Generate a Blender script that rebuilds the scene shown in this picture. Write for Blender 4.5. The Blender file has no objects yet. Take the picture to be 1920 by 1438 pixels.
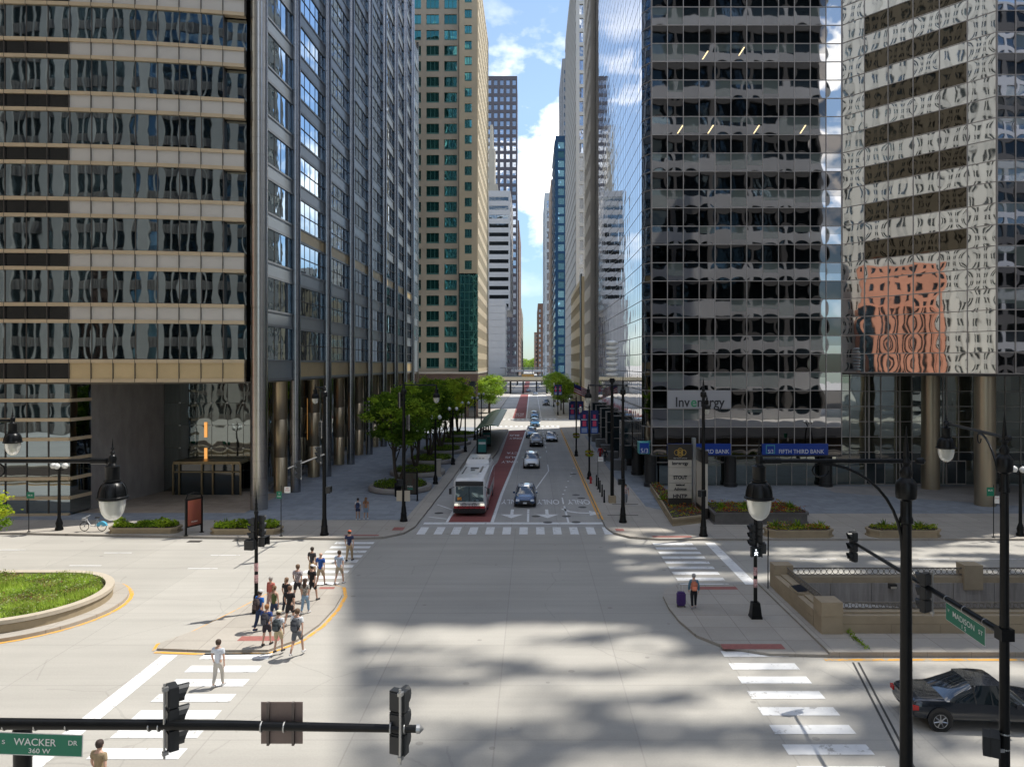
import bpy, bmesh, math, random
from mathutils import Vector, Matrix
R=math.radians
random.seed(7)
S=bpy.context.scene; C=S.collection
# ---------------- camera ----------------
F=1350.0; H=12.0; VX=997.0; VY=683.0          # photograph: focal length, eye height, vanishing point
cam=bpy.data.cameras.new('camera'); co=bpy.data.objects.new('camera',cam); C.objects.link(co)
cam.sensor_width=36; cam.lens=F/1920*36; cam.shift_x=-(VX-960)/1920; cam.shift_y=(VY-719)/1920
cam.clip_start=.1; cam.clip_end=6000
co.location=(0,0,H); co.rotation_euler=(R(90),0,0); S.camera=co
# ---------------- world, sun ----------------
SX,SY,EL=.9026,.4305,62.0                      # horizontal direction towards the sun, elevation
w=bpy.data.worlds.new('World'); S.world=w; w.use_nodes=True
nt=w.node_tree; N=nt.nodes; Lk=nt.links
for n in list(N): N.remove(n)
out=N.new('ShaderNodeOutputWorld'); bg=N.new('ShaderNodeBackground'); bg.inputs[1].default_value=.125
sky=N.new('ShaderNodeTexSky'); sky.sky_type='NISHITA'; sky.sun_disc=False
sky.sun_elevation=R(EL); sky.sun_rotation=math.atan2(SX,SY); sky.air_density=1.15; sky.dust_density=.1; sky.ozone_density=2.2
tc=N.new('ShaderNodeTexCoord'); nz=N.new('ShaderNodeTexNoise'); mp=N.new('ShaderNodeMapping')
mp.inputs['Scale'].default_value=(5.5,1.6,9.5); mp.inputs['Location'].default_value=(.32,0,.12)
nz.inputs['Scale'].default_value=1.55; nz.inputs['Detail'].default_value=9; nz.inputs['Roughness'].default_value=.52
rp=N.new('ShaderNodeValToRGB'); rp.color_ramp.elements[0].position=.47; rp.color_ramp.elements[1].position=.58
mx=N.new('ShaderNodeMixRGB'); mx.inputs[2].default_value=(12.5,12.0,11.3,1)
Lk.new(tc.outputs['Generated'],mp.inputs[0]); Lk.new(mp.outputs[0],nz.inputs[0]); dn=N.new('ShaderNodeVectorMath'); dn.operation='DISTANCE'; dn.inputs[1].default_value=(.028,.955,.275); Lk.new(tc.outputs['Generated'],dn.inputs[0])
dm=N.new('ShaderNodeMapRange'); dm.inputs[1].default_value=.02; dm.inputs[2].default_value=.118; dm.inputs[3].default_value=.17; dm.inputs[4].default_value=-.035; Lk.new(dn.outputs['Value'],dm.inputs[0])
da=N.new('ShaderNodeMath'); Lk.new(nz.outputs[0],da.inputs[0]); Lk.new(dm.outputs[0],da.inputs[1]); Lk.new(da.outputs[0],rp.inputs[0])
# clouds thin out towards the zenith
sp=N.new('ShaderNodeSeparateXYZ'); Lk.new(tc.outputs['Generated'],sp.inputs[0])
mr=N.new('ShaderNodeMapRange'); mr.inputs[1].default_value=.30; mr.inputs[2].default_value=.46; mr.inputs[3].default_value=1; mr.inputs[4].default_value=.10
Lk.new(sp.outputs[2],mr.inputs[0])
# unseen bright cloud overhead and behind the viewer, added to lift the shade
ov=N.new('ShaderNodeMapRange'); ov.inputs[1].default_value=.62; ov.inputs[2].default_value=.25; ov.inputs[3].default_value=0; ov.inputs[4].default_value=1.0; Lk.new(sp.outputs[1],ov.inputs[0])
mm=N.new('ShaderNodeMath'); mm.operation='MAXIMUM'; Lk.new(mr.outputs[0],mm.inputs[0]); Lk.new(ov.outputs[0],mm.inputs[1])
lo_=N.new('ShaderNodeMapRange'); lo_.inputs[1].default_value=.13; lo_.inputs[2].default_value=.235; lo_.inputs[3].default_value=.12; lo_.inputs[4].default_value=1; Lk.new(sp.outputs[2],lo_.inputs[0])
m2=N.new('ShaderNodeMath'); m2.operation='MULTIPLY'; Lk.new(mm.outputs[0],m2.inputs[0]); Lk.new(lo_.outputs[0],m2.inputs[1])
mu=N.new('ShaderNodeMath'); mu.operation='MULTIPLY'; Lk.new(rp.outputs[0],mu.inputs[0]); Lk.new(m2.outputs[0],mu.inputs[1])
hz=N.new('ShaderNodeMath'); hz.operation='MULTIPLY_ADD'; hz.inputs[1].default_value=.97; hz.inputs[2].default_value=.03; Lk.new(mu.outputs[0],hz.inputs[0])
Lk.new(hz.outputs[0],mx.inputs[0]); hm_=N.new('ShaderNodeMapRange'); hm_.inputs[1].default_value=.0; hm_.inputs[2].default_value=.34; hm_.inputs[3].default_value=1; hm_.inputs[4].default_value=0; Lk.new(sp.outputs[2],hm_.inputs[0])
ml=N.new('ShaderNodeMixRGB'); ml.blend_type='MULTIPLY'; ml.inputs[2].default_value=(.36,.50,.66,1); Lk.new(hm_.outputs[0],ml.inputs[0]); Lk.new(sky.outputs[0],ml.inputs[1]); Lk.new(ml.outputs[0],mx.inputs[1]); Lk.new(mx.outputs[0],bg.inputs[0]); Lk.new(bg.outputs[0],out.inputs[0])
sl=bpy.data.lights.new('sun','SUN'); sl.energy=3.3; sl.angle=R(.5); sl.color=(1,.95,.87)
so=bpy.data.objects.new('sun',sl); C.objects.link(so)
so.rotation_euler=Vector((SX*math.cos(R(EL)),SY*math.cos(R(EL)),math.sin(R(EL)))).to_track_quat('Z','Y').to_euler()
S.view_settings.view_transform='Standard'; S.view_settings.look='None'; S.view_settings.gamma=1; S.view_settings.exposure=.72
S.cycles.max_bounces=8; S.cycles.diffuse_bounces=5; S.cycles.glossy_bounces=4; S.cycles.transparent_max_bounces=6
S.cycles.caustics_reflective=False; S.cycles.caustics_refractive=False

def G(px,py,z=0.0):
    Y=F*(H-z)/(py-VY); return ((px-VX)/F*Y, Y)
def P(px,py,Y): return ((px-VX)/F*Y, Y, H-(py-VY)/F*Y)

# ---------------- materials ----------------
MT={}
def mat(name,col,rough=.7,metal=0.,var=0.,scale=1.,bump=0.,bscale=None,emit=0.,spec=.5,stretch=None,col2=None,tr=0.,alpha=1.,coat=0.):
    if name in MT: return MT[name]
    m=bpy.data.materials.new(name); m.use_nodes=True; MT[name]=m
    n=m.node_tree.nodes; l=m.node_tree.links; b=n['Principled BSDF']
    b.inputs['Base Color'].default_value=(*col,1); b.inputs['Roughness'].default_value=rough
    b.inputs['Metallic'].default_value=metal; b.inputs['Specular IOR Level'].default_value=spec
    if coat: b.inputs['Coat Weight'].default_value=coat; b.inputs['Coat Roughness'].default_value=.05
    if tr: b.inputs['Transmission Weight'].default_value=tr
    if alpha<1: b.inputs['Alpha'].default_value=alpha
    if emit:
        b.inputs['Emission Color'].default_value=(*col,1); b.inputs['Emission Strength'].default_value=emit
    if var or bump:
        t=n.new('ShaderNodeTexCoord'); mpp=n.new('ShaderNodeMapping'); l.new(t.outputs['Object'],mpp.inputs[0])
        if stretch: mpp.inputs['Scale'].default_value=stretch
    if var:
        z=n.new('ShaderNodeTexNoise'); z.inputs['Scale'].default_value=scale; z.inputs['Detail'].default_value=8; z.inputs['Roughness'].default_value=.62
        l.new(mpp.outputs[0],z.inputs[0])
        r=n.new('ShaderNodeValToRGB'); r.color_ramp.elements[0].position=.3; r.color_ramp.elements[1].position=.7
        c0=[max(0,c*(1-var)) for c in col]; c1=col2 or [min(1,c*(1+var)) for c in col]
        r.color_ramp.elements[0].color=(*c0,1); r.color_ramp.elements[1].color=(*c1,1)
        l.new(z.outputs[0],r.inputs[0]); l.new(r.outputs[0],b.inputs['Base Color'])
    if bump:
        z2=n.new('ShaderNodeTexNoise'); z2.inputs['Scale'].default_value=bscale or scale*8; z2.inputs['Detail'].default_value=5
        l.new(mpp.outputs[0],z2.inputs[0]); bp=n.new('ShaderNodeBump'); bp.inputs['Strength'].default_value=bump; bp.inputs['Distance'].default_value=.02
        l.new(z2.outputs[0],bp.inputs['Height']); l.new(bp.outputs[0],b.inputs['Normal'])
    return m

def ground_mat(name,col,jx=0,jy=0,var=.16,scale=.35,joint=.75,jw=.03,fine=.10,rough=.85,ox=0,oy=0,slab=.06,cracks=None):
    """concrete / asphalt: large stains, fine grain, saw-cut joints and slab to slab tone (world coordinates)"""
    if name in MT: return MT[name]
    m=bpy.data.materials.new(name); m.use_nodes=True; MT[name]=m
    n=m.node_tree.nodes; l=m.node_tree.links; b=n['Principled BSDF']; b.inputs['Roughness'].default_value=rough; b.inputs['Specular IOR Level'].default_value=.3
    g=n.new('ShaderNodeNewGeometry'); s=n.new('ShaderNodeSeparateXYZ'); l.new(g.outputs['Position'],s.inputs[0])
    def math_(op,a,c=None,d=None):
        q=n.new('ShaderNodeMath'); q.operation=op
        for i,v in enumerate((a,c,d)):
            if v is None: continue
            if isinstance(v,(int,float)): q.inputs[i].default_value=v
            else: l.new(v,q.inputs[i])
        return q.outputs[0]
    z=n.new('ShaderNodeTexNoise'); z.inputs['Scale'].default_value=scale; z.inputs['Detail'].default_value=9; z.inputs['Roughness'].default_value=.6; l.new(g.outputs['Position'],z.inputs[0])
    z3=n.new('ShaderNodeTexNoise'); z3.inputs['Scale'].default_value=14; z3.inputs['Detail'].default_value=4; l.new(g.outputs['Position'],z3.inputs[0])
    # tyre-polished / dragged streaks
    mpp=n.new('ShaderNodeMapping'); mpp.inputs['Scale'].default_value=(.06,1.1,1); l.new(g.outputs['Position'],mpp.inputs[0])
    z4=n.new('ShaderNodeTexNoise'); z4.inputs['Scale'].default_value=1; z4.inputs['Detail'].default_value=5; l.new(mpp.outputs[0],z4.inputs[0])
    v=math_('MULTIPLY_ADD',z.outputs[0],var*2.2,1-var*1.1)
    v=math_('MULTIPLY',v,math_('MULTIPLY_ADD',z3.outputs[0],fine*2,1-fine))
    v=math_('MULTIPLY',v,math_('MULTIPLY_ADD',z4.outputs[0],var*1.2,1-var*.6))
    if jx or jy:
        jx=jx or 1e6; jy=jy or 1e6
        fx=math_('DIVIDE',math_('ADD',s.outputs[0],ox+1000*0),jx); fy=math_('DIVIDE',math_('ADD',s.outputs[1],oy),jy)
        cx=n.new('ShaderNodeCombineXYZ'); l.new(math_('FLOOR',fx),cx.inputs[0]); l.new(math_('FLOOR',fy),cx.inputs[1])
        wn=n.new('ShaderNodeTexWhiteNoise'); wn.noise_dimensions='2D'; l.new(cx.outputs[0],wn.inputs['Vector'])
        v=math_('MULTIPLY',v,math_('MULTIPLY_ADD',wn.outputs[0],slab*2,1-slab))
        lx=math_('LESS_THAN',math_('FRACT',fx),jw/jx); ly=math_('LESS_THAN',math_('FRACT',fy),jw/jy)
        jn=math_('MAXIMUM',lx,ly); v=math_('MULTIPLY',v,math_('MULTIPLY_ADD',jn,joint-1,1))
    zb_=n.new('ShaderNodeTexNoise'); zb_.inputs['Scale'].default_value=.09; zb_.inputs['Detail'].default_value=4; l.new(g.outputs['Position'],zb_.inputs[0])
    v=math_('MULTIPLY',v,math_('MULTIPLY_ADD',zb_.outputs[0],var*1.6,1-var*.8))
    if cracks:
        dv=n.new('ShaderNodeVectorMath'); dv.operation='MULTIPLY_ADD'; dv.inputs[1].default_value=(.9,.9,.9); l.new(z.outputs['Color'],dv.inputs[0]); l.new(g.outputs['Position'],dv.inputs[2])
        cv=n.new('ShaderNodeTexVoronoi'); cv.feature='DISTANCE_TO_EDGE'; cv.inputs['Scale'].default_value=.16; l.new(dv.outputs[0],cv.inputs[0])
        ck=math_('MULTIPLY',math_('LESS_THAN',cv.outputs[0],.0045),math_('GREATER_THAN',zb_.outputs[0],.50))
        v=math_('MULTIPLY',v,math_('MULTIPLY_ADD',ck,-.11,1))
        ms_=n.new('ShaderNodeMapping'); ms_.inputs['Scale'].default_value=cracks; l.new(g.outputs['Position'],ms_.inputs[0])
        zt_=n.new('ShaderNodeTexNoise'); zt_.inputs['Scale'].default_value=1; zt_.inputs['Detail'].default_value=6; zt_.inputs['Roughness'].default_value=.65; l.new(ms_.outputs[0],zt_.inputs[0])
        v=math_('MULTIPLY',v,math_('MULTIPLY_ADD',zt_.outputs[0],.42,.79))
    # dark spots
    vo=n.new('ShaderNodeTexVoronoi'); vo.inputs['Scale'].default_value=.55; l.new(g.outputs['Position'],vo.inputs[0])
    v=math_('MULTIPLY',v,math_('MULTIPLY_ADD',math_('LESS_THAN',vo.outputs[0],.07),-.22,1))
    vm=n.new('ShaderNodeVectorMath'); vm.operation='SCALE'; vm.inputs[0].default_value=col; l.new(v,vm.inputs['Scale']); l.new(vm.outputs[0],b.inputs['Base Color'])
    bp=n.new('ShaderNodeBump'); bp.inputs['Strength'].default_value=.25; bp.inputs['Distance'].default_value=.01; l.new(z3.outputs[0],bp.inputs['Height']); l.new(bp.outputs[0],b.inputs['Normal'])
    return m

def glass(name,tint,pil=.006,nzamp=.004,rough=.02,rnd=.25,blind=0.,blindcol=(.32,.36,.34),dark=0.,nscale=.55,pw=1.5,ph=1.7,diff=0.,ribs=False):
    """coated curtain-wall glass: one unit of UV is one pane; each pane bows and tilts a little on its own"""
    if name in MT: return MT[name]
    m=bpy.data.materials.new(name); m.use_nodes=True; MT[name]=m
    n=m.node_tree.nodes; l=m.node_tree.links; b=n['Principled BSDF']
    b.inputs['Roughness'].default_value=rough; b.inputs['Metallic'].default_value=1
    def math_(op,a,c=None,d=None):
        q=n.new('ShaderNodeMath'); q.operation=op
        for i,v in enumerate((a,c,d)):
            if v is None: continue
            if isinstance(v,(int,float)): q.inputs[i].default_value=v
            else: l.new(v,q.inputs[i])
        return q.outputs[0]
    uv=n.new('ShaderNodeUVMap'); s=n.new('ShaderNodeSeparateXYZ'); l.new(uv.outputs[0],s.inputs[0])
    fu=math_('FRACT',s.outputs[0]); fv=math_('FRACT',s.outputs[1])
    fl=n.new('ShaderNodeVectorMath'); fl.operation='FLOOR'; l.new(uv.outputs[0],fl.inputs[0])
    wn=n.new('ShaderNodeTexWhiteNoise'); wn.noise_dimensions='2D'; l.new(fl.outputs[0],wn.inputs['Vector'])
    sc=n.new('ShaderNodeSeparateColor'); l.new(wn.outputs['Color'],sc.inputs[0])
    r1,r2,r3=sc.outputs[0],sc.outputs[1],sc.outputs[2]
    pu=math_('MULTIPLY',math_('MULTIPLY',fu,math_('SUBTRACT',1,fu)),4); pv=math_('MULTIPLY',math_('MULTIPLY',fv,math_('SUBTRACT',1,fv)),4)
    h=math_('MULTIPLY',math_('MULTIPLY',pu,pv),math_('MULTIPLY_ADD',r1,pil*1.6,-pil*.25))
    h=math_('ADD',h,math_('MULTIPLY',math_('MULTIPLY',fu,math_('SUBTRACT',r2,.5)),pil*1.3))
    h=math_('ADD',h,math_('MULTIPLY',math_('MULTIPLY',fv,math_('SUBTRACT',r3,.5)),pil*1.3))
    g=n.new('ShaderNodeNewGeometry'); z=n.new('ShaderNodeTexNoise'); z.inputs['Scale'].default_value=nscale; z.inputs['Detail'].default_value=1.5
    l.new(g.outputs['Position'],z.inputs[0]); h=math_('ADD',h,math_('MULTIPLY',z.outputs[0],nzamp*6))
    bp=n.new('ShaderNodeBump'); bp.inputs['Strength'].default_value=1; bp.inputs['Distance'].default_value=1
    l.new(h,bp.inputs['Height']); l.new(bp.outputs[0],b.inputs['Normal'])
    vm=n.new('ShaderNodeVectorMath'); vm.operation='SCALE'; vm.inputs[0].default_value=tint
    l.new(math_('MULTIPLY_ADD',r2,rnd*2,1-rnd),vm.inputs['Scale']); l.new(vm.outputs[0],b.inputs['Base Color'])
    if blind>0 or diff>0:
        d=n.new('ShaderNodeBsdfDiffuse'); d.inputs[0].default_value=(*blindcol,1); ms=n.new('ShaderNodeMixShader')
        f=math_('MULTIPLY',math_('MULTIPLY',math_('LESS_THAN',r3,blind),math_('GREATER_THAN',fv,math_('MULTIPLY',r1,.8))),.45)
        f=math_('ADD',f,diff)
        l.new(f,ms.inputs[0]); l.new(b.outputs[0],ms.inputs[1]); l.new(d.outputs[0],ms.inputs[2]); l.new(ms.outputs[0],n['Material Output'].inputs[0])
    return m

# ---------------- mesh builder ----------------
class MB:
    def __init__(s): s.v=[]; s.f=[]; s.m=[]; s.uv=[]
    def poly(s,pts,m=0,uv=None):
        i=len(s.v); s.v+= [tuple(p) for p in pts]; s.f.append(tuple(range(i,i+len(pts)))); s.m.append(m); s.uv.append(uv)
    def box(s,x0,x1,y0,y1,z0,z1,m=0,M4=None,tx=1.,ty=1.):
        cx,cy=(x0+x1)/2,(y0+y1)/2
        b=[(x0,y0),(x1,y0),(x1,y1),(x0,y1)]; t=[(cx+(x-cx)*tx,cy+(y-cy)*ty) for x,y in b]
        p=[(x,y,z0) for x,y in b]+[(x,y,z1) for x,y in t]
        if M4: p=[tuple(M4@Vector(q)) for q in p]
        i=len(s.v); s.v+=p
        for f in ((3,2,1,0),(4,5,6,7),(0,1,5,4),(1,2,6,5),(2,3,7,6),(3,0,4,7)):
            s.f.append(tuple(i+k for k in f)); s.m.append(m); s.uv.append(None)
    def tube(s,pts,rad,n=8,m=0,caps=True,squash=None):
        pts=[Vector(p) for p in pts]
        if not isinstance(rad,(list,tuple)): rad=[rad]*len(pts)
        i0=len(s.v); up=None
        for k,p in enumerate(pts):
            a=pts[max(0,k-1)]; b=pts[min(len(pts)-1,k+1)]; d=(b-a)
            d=d.normalized() if d.length>1e-9 else Vector((0,0,1))
            if up is None: up=Vector((1,0,0)) if abs(d.x)<.9 else Vector((0,1,0))
            u=(up-d*up.dot(d)).normalized(); v=d.cross(u); up=u
            for j in range(n):
                t=2*math.pi*j/n; r=rad[k]
                q=p+u*(math.cos(t)*r)+v*(math.sin(t)*r*(squash or 1)); s.v.append(tuple(q))
        for k in range(len(pts)-1):
            for j in range(n):
                a=i0+k*n+j; b=i0+k*n+(j+1)%n; s.f.append((a,b,b+n,a+n)); s.m.append(m); s.uv.append(None)
        if caps:
            s.f.append(tuple(i0+j for j in range(n))[::-1]); s.m.append(m); s.uv.append(None)
            e=i0+(len(pts)-1)*n; s.f.append(tuple(e+j for j in range(n))); s.m.append(m); s.uv.append(None)
    def lathe(s,prof,c=(0,0,0),n=16,m=0,M4=None,sx=1,sy=1,caps=True):
        i0=len(s.v)
        for r,z in prof:
            for j in range(n):
                t=2*math.pi*j/n; q=Vector((c[0]+math.cos(t)*r*sx,c[1]+math.sin(t)*r*sy,c[2]+z))
                s.v.append(tuple(M4@q if M4 else q))
        for k in range(len(prof)-1):
            for j in range(n):
                a=i0+k*n+j; b=i0+k*n+(j+1)%n; s.f.append((a,b,b+n,a+n)); s.m.append(m); s.uv.append(None)
        if caps:
            if prof[0][0]>1e-4: s.f.append(tuple(i0+j for j in range(n))[::-1]); s.m.append(m); s.uv.append(None)
            e=i0+(len(prof)-1)*n
            if prof[-1][0]>1e-4: s.f.append(tuple(e+j for j in range(n))); s.m.append(m); s.uv.append(None)
    def prism(s,poly,z0,z1,m=0,ms=None,bottom=False):
        n=len(poly); a=sum(poly[i][0]*poly[(i+1)%n][1]-poly[(i+1)%n][0]*poly[i][1] for i in range(n))
        if a<0: poly=poly[::-1]
        i=len(s.v); s.v+=[(x,y,z0) for x,y in poly]+[(x,y,z1) for x,y in poly]
        s.f.append(tuple(range(i+n,i+2*n))); s.m.append(m); s.uv.append(None)
        if bottom: s.f.append(tuple(range(i,i+n))[::-1]); s.m.append(m); s.uv.append(None)
        for k in range(n):
            k2=(k+1)%n; s.f.append((i+k,i+k2,i+n+k2,i+n+k)); s.m.append(m if ms is None else ms); s.uv.append(None)
    def ring(s,pts,w0,z,m=0,closed=False,w1=0.):
        """flat strip along a polyline, between offsets w1 and w0 to its left"""
        n=len(pts); L=[];Q=[]
        for k in range(n):
            a=Vector(pts[(k-1)%n] if closed or k>0 else pts[k]); b=Vector(pts[(k+1)%n] if closed or k<n-1 else pts[k])
            d=(b-a).normalized(); nn=Vector((-d.y,d.x)); p=Vector(pts[k]); L.append(p+nn*w0); Q.append(p+nn*w1)
        for k in range(n if closed else n-1):
            k2=(k+1)%n; s.poly([(Q[k].x,Q[k].y,z),(Q[k2].x,Q[k2].y,z),(L[k2].x,L[k2].y,z),(L[k].x,L[k].y,z)],m)
    def hbar(s,p0,p1,z0,z1,o0,o1,m=0):
        """bar along the wall p0->p1 (outward = right of travel), offsets o0..o1 from the wall line"""
        a=Vector(p0);b=Vector(p1); d=(b-a); L=d.length; d/=L; n=Vector((d.y,-d.x))
        q=[a+n*o1,b+n*o1,b+n*o0,a+n*o0]; i=len(s.v)
        s.v+=[(p.x,p.y,z0) for p in q]+[(p.x,p.y,z1) for p in q]
        for f in ((3,2,1,0),(4,5,6,7),(0,1,5,4),(1,2,6,5),(2,3,7,6),(3,0,4,7)):
            s.f.append(tuple(i+k for k in f)); s.m.append(m); s.uv.append(None)
    def wall(s,p0,p1,z0,z1,off=0,m=0,uv=(0,1,0,1)):
        a=Vector(p0);b=Vector(p1); d=(b-a).normalized(); n=Vector((d.y,-d.x))*off; a=a+n;b=b+n
        s.poly([(a.x,a.y,z0),(b.x,b.y,z0),(b.x,b.y,z1),(a.x,a.y,z1)],m,[(uv[0],uv[2]),(uv[1],uv[2]),(uv[1],uv[3]),(uv[0],uv[3])])
    def mull(s,p0,p1,t,z0,z1,w,o0,o1,m=0):
        a=Vector(p0);b=Vector(p1); d=(b-a).normalized(); c=a+d*t; s.hbar(c-d*w/2,c+d*w/2,z0,z1,o0,o1,m)
    def build(s,name,mats,parent=None,world=True,smooth=False,angle=35,origin=None,weld=0,sub=0):
        if not isinstance(mats,(list,tuple)): mats=[mats]
        me=bpy.data.meshes.new(name)
        if parent is None:
            if origin is None:
                xs=[v[0] for v in s.v]; ys=[v[1] for v in s.v]; zs=[v[2] for v in s.v]
                origin=((min(xs)+max(xs))/2,(min(ys)+max(ys))/2,min(zs))
            off=origin
        else: off=root_loc(parent) if world else (0,0,0)
        me.from_pydata([(x-off[0],y-off[1],z-off[2]) for x,y,z in s.v],[],s.f)
        for m in mats: me.materials.append(m)
        me.polygons.foreach_set('material_index',s.m)
        if any(u is not None for u in s.uv):
            ul=me.uv_layers.new(name='UVMap'); k=0; dat=[]
            for f,u in zip(s.f,s.uv):
                for j in range(len(f)): dat+=list(u[j]) if u else [0.,0.]
            ul.data.foreach_set('uv',dat)
        me.update()
        if weld:
            bm=bmesh.new(); bm.from_mesh(me); bmesh.ops.remove_doubles(bm,verts=bm.verts[:],dist=weld); bm.to_mesh(me); bm.free()
        if smooth:
            me.polygons.foreach_set('use_smooth',[True]*len(me.polygons)); me.set_sharp_from_angle(angle=R(angle))
        o=bpy.data.objects.new(name,me); C.objects.link(o)
        if sub:
            q=o.modifiers.new('subdivision','SUBSURF'); q.levels=sub; q.render_levels=sub; q.boundary_smooth='PRESERVE_CORNERS'
        if parent is None: o.location=off
        else: o.parent=parent
        return o
def root_loc(o):
    x=Vector((0,0,0))
    while o: x+=o.location; o=o.parent
    return tuple(x)
def thing(name,loc,label,cat,group=None,rz=0):
    o=bpy.data.objects.new(name,None); C.objects.link(o); o.location=loc; o.rotation_euler=(0,0,rz); o.empty_display_size=.2
    return tag(o,label,cat,group)
def tag(o,label=None,cat=None,group=None,kind=None):
    if label: o['label']=label
    if cat: o['category']=cat
    if group: o['group']=group
    if kind: o['kind']=kind
    return o
def struct(o): o['kind']='structure'; return o
def copy_tree(o,parent=None):
    c=o.copy(); C.objects.link(c)
    if parent: c.parent=parent; c.matrix_parent_inverse=o.matrix_parent_inverse.copy()
    for ch in list(o.children): copy_tree(ch,c)
    return c
USED=set()
def place(proto,loc,rz,label,group=None):
    if proto.name in USED: o=copy_tree(proto)
    else: o=proto; USED.add(proto.name)
    o.location=loc; o.rotation_euler=(0,0,rz); o['label']=label
    if group: o['group']=group
    return o
def text(s,size,c,right,up,m,parent=None,name='lettering',width=None,extr=.004,bold=.0,world=True,lift=.006,align='CENTER'):
    cu=bpy.data.curves.new('t','FONT'); cu.body=s; cu.size=size/.72; cu.align_x=align; cu.extrude=extr; cu.offset=bold
    ob=bpy.data.objects.new('t',cu); C.objects.link(ob); bpy.context.view_layer.update()
    me=bpy.data.meshes.new_from_object(ob.evaluated_get(bpy.context.evaluated_depsgraph_get())); bpy.data.objects.remove(ob); bpy.data.curves.remove(cu)
    xs=[v.co.x for v in me.vertices]; ys=[v.co.y for v in me.vertices]
    sx=1 if not width else width/max(.001,(max(xs)-min(xs)))
    right=Vector(right).normalized(); up=Vector(up).normalized(); n=right.cross(up); c=Vector(c)
    off=Vector(root_loc(parent)) if (parent and world) else Vector((0,0,0))
    cx=(max(xs)+min(xs))/2 if align=='CENTER' else min(xs)
    for v in me.vertices:
        v.co=c+right*((v.co.x-cx)*sx)+up*(v.co.y-size/2)+n*(v.co.z+lift)-off
    me.materials.clear(); me.materials.append(m); me.name=name
    o=bpy.data.objects.new(name,me); C.objects.link(o); o.parent=parent
    return o
def text_raw(s,size,c,right,up,width=None,lift=0.,bold=0.):
    """text as vertices and faces, to join into another mesh"""
    o=text(s,size,c,right,up,WHITE,width=width,extr=0,lift=lift,bold=bold)
    vs=[tuple(v.co) for v in o.data.vertices]; fs=[tuple(p.vertices) for p in o.data.polygons]
    me=o.data; bpy.data.objects.remove(o); bpy.data.meshes.remove(me); return vs,fs
def add_raw(mb,vf,m=0):
    i=len(mb.v); mb.v+=vf[0]
    for f in vf[1]: mb.f.append(tuple(i+k for k in f)); mb.m.append(m); mb.uv.append(None)

def worn(name,base,under,scale=2.2,amt=.42):
    m=mat(name,base,.65,var=.08,scale=1.5); n=m.node_tree.nodes; l=m.node_tree.links; b=n['Principled BSDF']
    src=b.inputs['Base Color'].links[0].from_socket; g=n.new('ShaderNodeNewGeometry')
    z=n.new('ShaderNodeTexNoise'); z.inputs['Scale'].default_value=scale; z.inputs['Detail'].default_value=12; z.inputs['Roughness'].default_value=.75; l.new(g.outputs['Position'],z.inputs[0])
    r=n.new('ShaderNodeValToRGB'); r.color_ramp.elements[0].position=amt-.03; r.color_ramp.elements[1].position=amt+.03; l.new(z.outputs[0],r.inputs[0])
    x=n.new('ShaderNodeMixRGB'); x.inputs[1].default_value=(*under,1); l.new(r.outputs[0],x.inputs[0]); l.new(src,x.inputs[2]); l.new(x.outputs[0],b.inputs['Base Color']); return m
# common materials
CONC=mat('concrete_plain',(.42,.40,.36),.85,var=.12,scale=1.5,bump=.2)
TAN=mat('tan_precast',(.36,.29,.19),.75,var=.10,scale=2,bump=.15)
BLK=mat('black_painted_iron',(.005,.0055,.006),.34,var=.3,scale=6,spec=.25)
BLKM=mat('black_plastic',(.02,.022,.024),.45)
STEEL=mat('stainless',(.55,.56,.57),.28,metal=1)
WHITE=mat('paint_white',(.74,.75,.75),.65,var=.10,scale=1.6)
YEL=mat('paint_yellow',(.75,.38,.06),.6,var=.15,scale=3)
REDP=mat('tactile_red',(.34,.13,.11),.7,var=.15,scale=6,bump=.4,bscale=40)
LAMPG=mat('lamp_glass',(.72,.72,.64),.12,var=.05,scale=3,tr=.35,spec=.6)
GLOBE=mat('white_globe',(.75,.76,.74),.3)
SIGNG=mat('sign_green',(.0,.17,.095),.4)
SIGNW=mat('sign_white',(.75,.76,.74),.5)
DGL=mat('dark_glass',(.02,.03,.035),.04,spec=.9)
RUB=mat('rubber',(.015,.015,.016),.8)
# ================= THE SETTING =================
ROADC=ground_mat('road_concrete',(.40,.385,.35),jx=4.6,jy=3.9,ox=1.2,oy=.4,var=.10,scale=.22,joint=.86,jw=.05,slab=.035,cracks=(.05,.9,1))
ASPH=ground_mat('street_asphalt',(.40,.39,.37),jx=3.45,jy=9.,ox=1.55,var=.13,scale=.3,joint=.84,jw=.06,slab=.04,cracks=(1.1,.05,1))
SIDE=ground_mat('sidewalk_concrete',(.40,.37,.325),jx=1.55,jy=1.55,var=.12,scale=.6,joint=.7,jw=.035)
PLAZA=ground_mat('plaza_paving',(.255,.28,.31),jx=.6,jy=.6,var=.18,scale=.5,joint=.86,jw=.02,slab=.10)
LOBBY=ground_mat('lobby_paving',(.36,.30,.24),jx=.9,jy=.45,var=.15,scale=.7,joint=.75,jw=.03,slab=.10)
KERB=ground_mat('kerb_stone',(.34,.315,.28),jx=1.8,jy=1.8,var=.2,scale=1.2,joint=.65,jw=.02)
REDL=ground_mat('red_bus_lane',(.25,.085,.08),var=.2,scale=.6,jy=4.5,jx=0,joint=.85,jw=.04)
HX0,HX1,HY0,HY1=13.5,72.,32.3,37.7                # opening of the ramp
g=MB()
def sheet(mb,x0,x1,y0,y1,z,m=0): mb.poly([(x0,y0,z),(x1,y0,z),(x1,y1,z),(x0,y1,z)],m)
sheet(g,-1500,1500,-300,HY0,0); sheet(g,-1500,HX0,HY0,HY1,0); sheet(g,HX1,1500,HY0,HY1,0); sheet(g,-1500,1500,HY1,5000,0)
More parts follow.
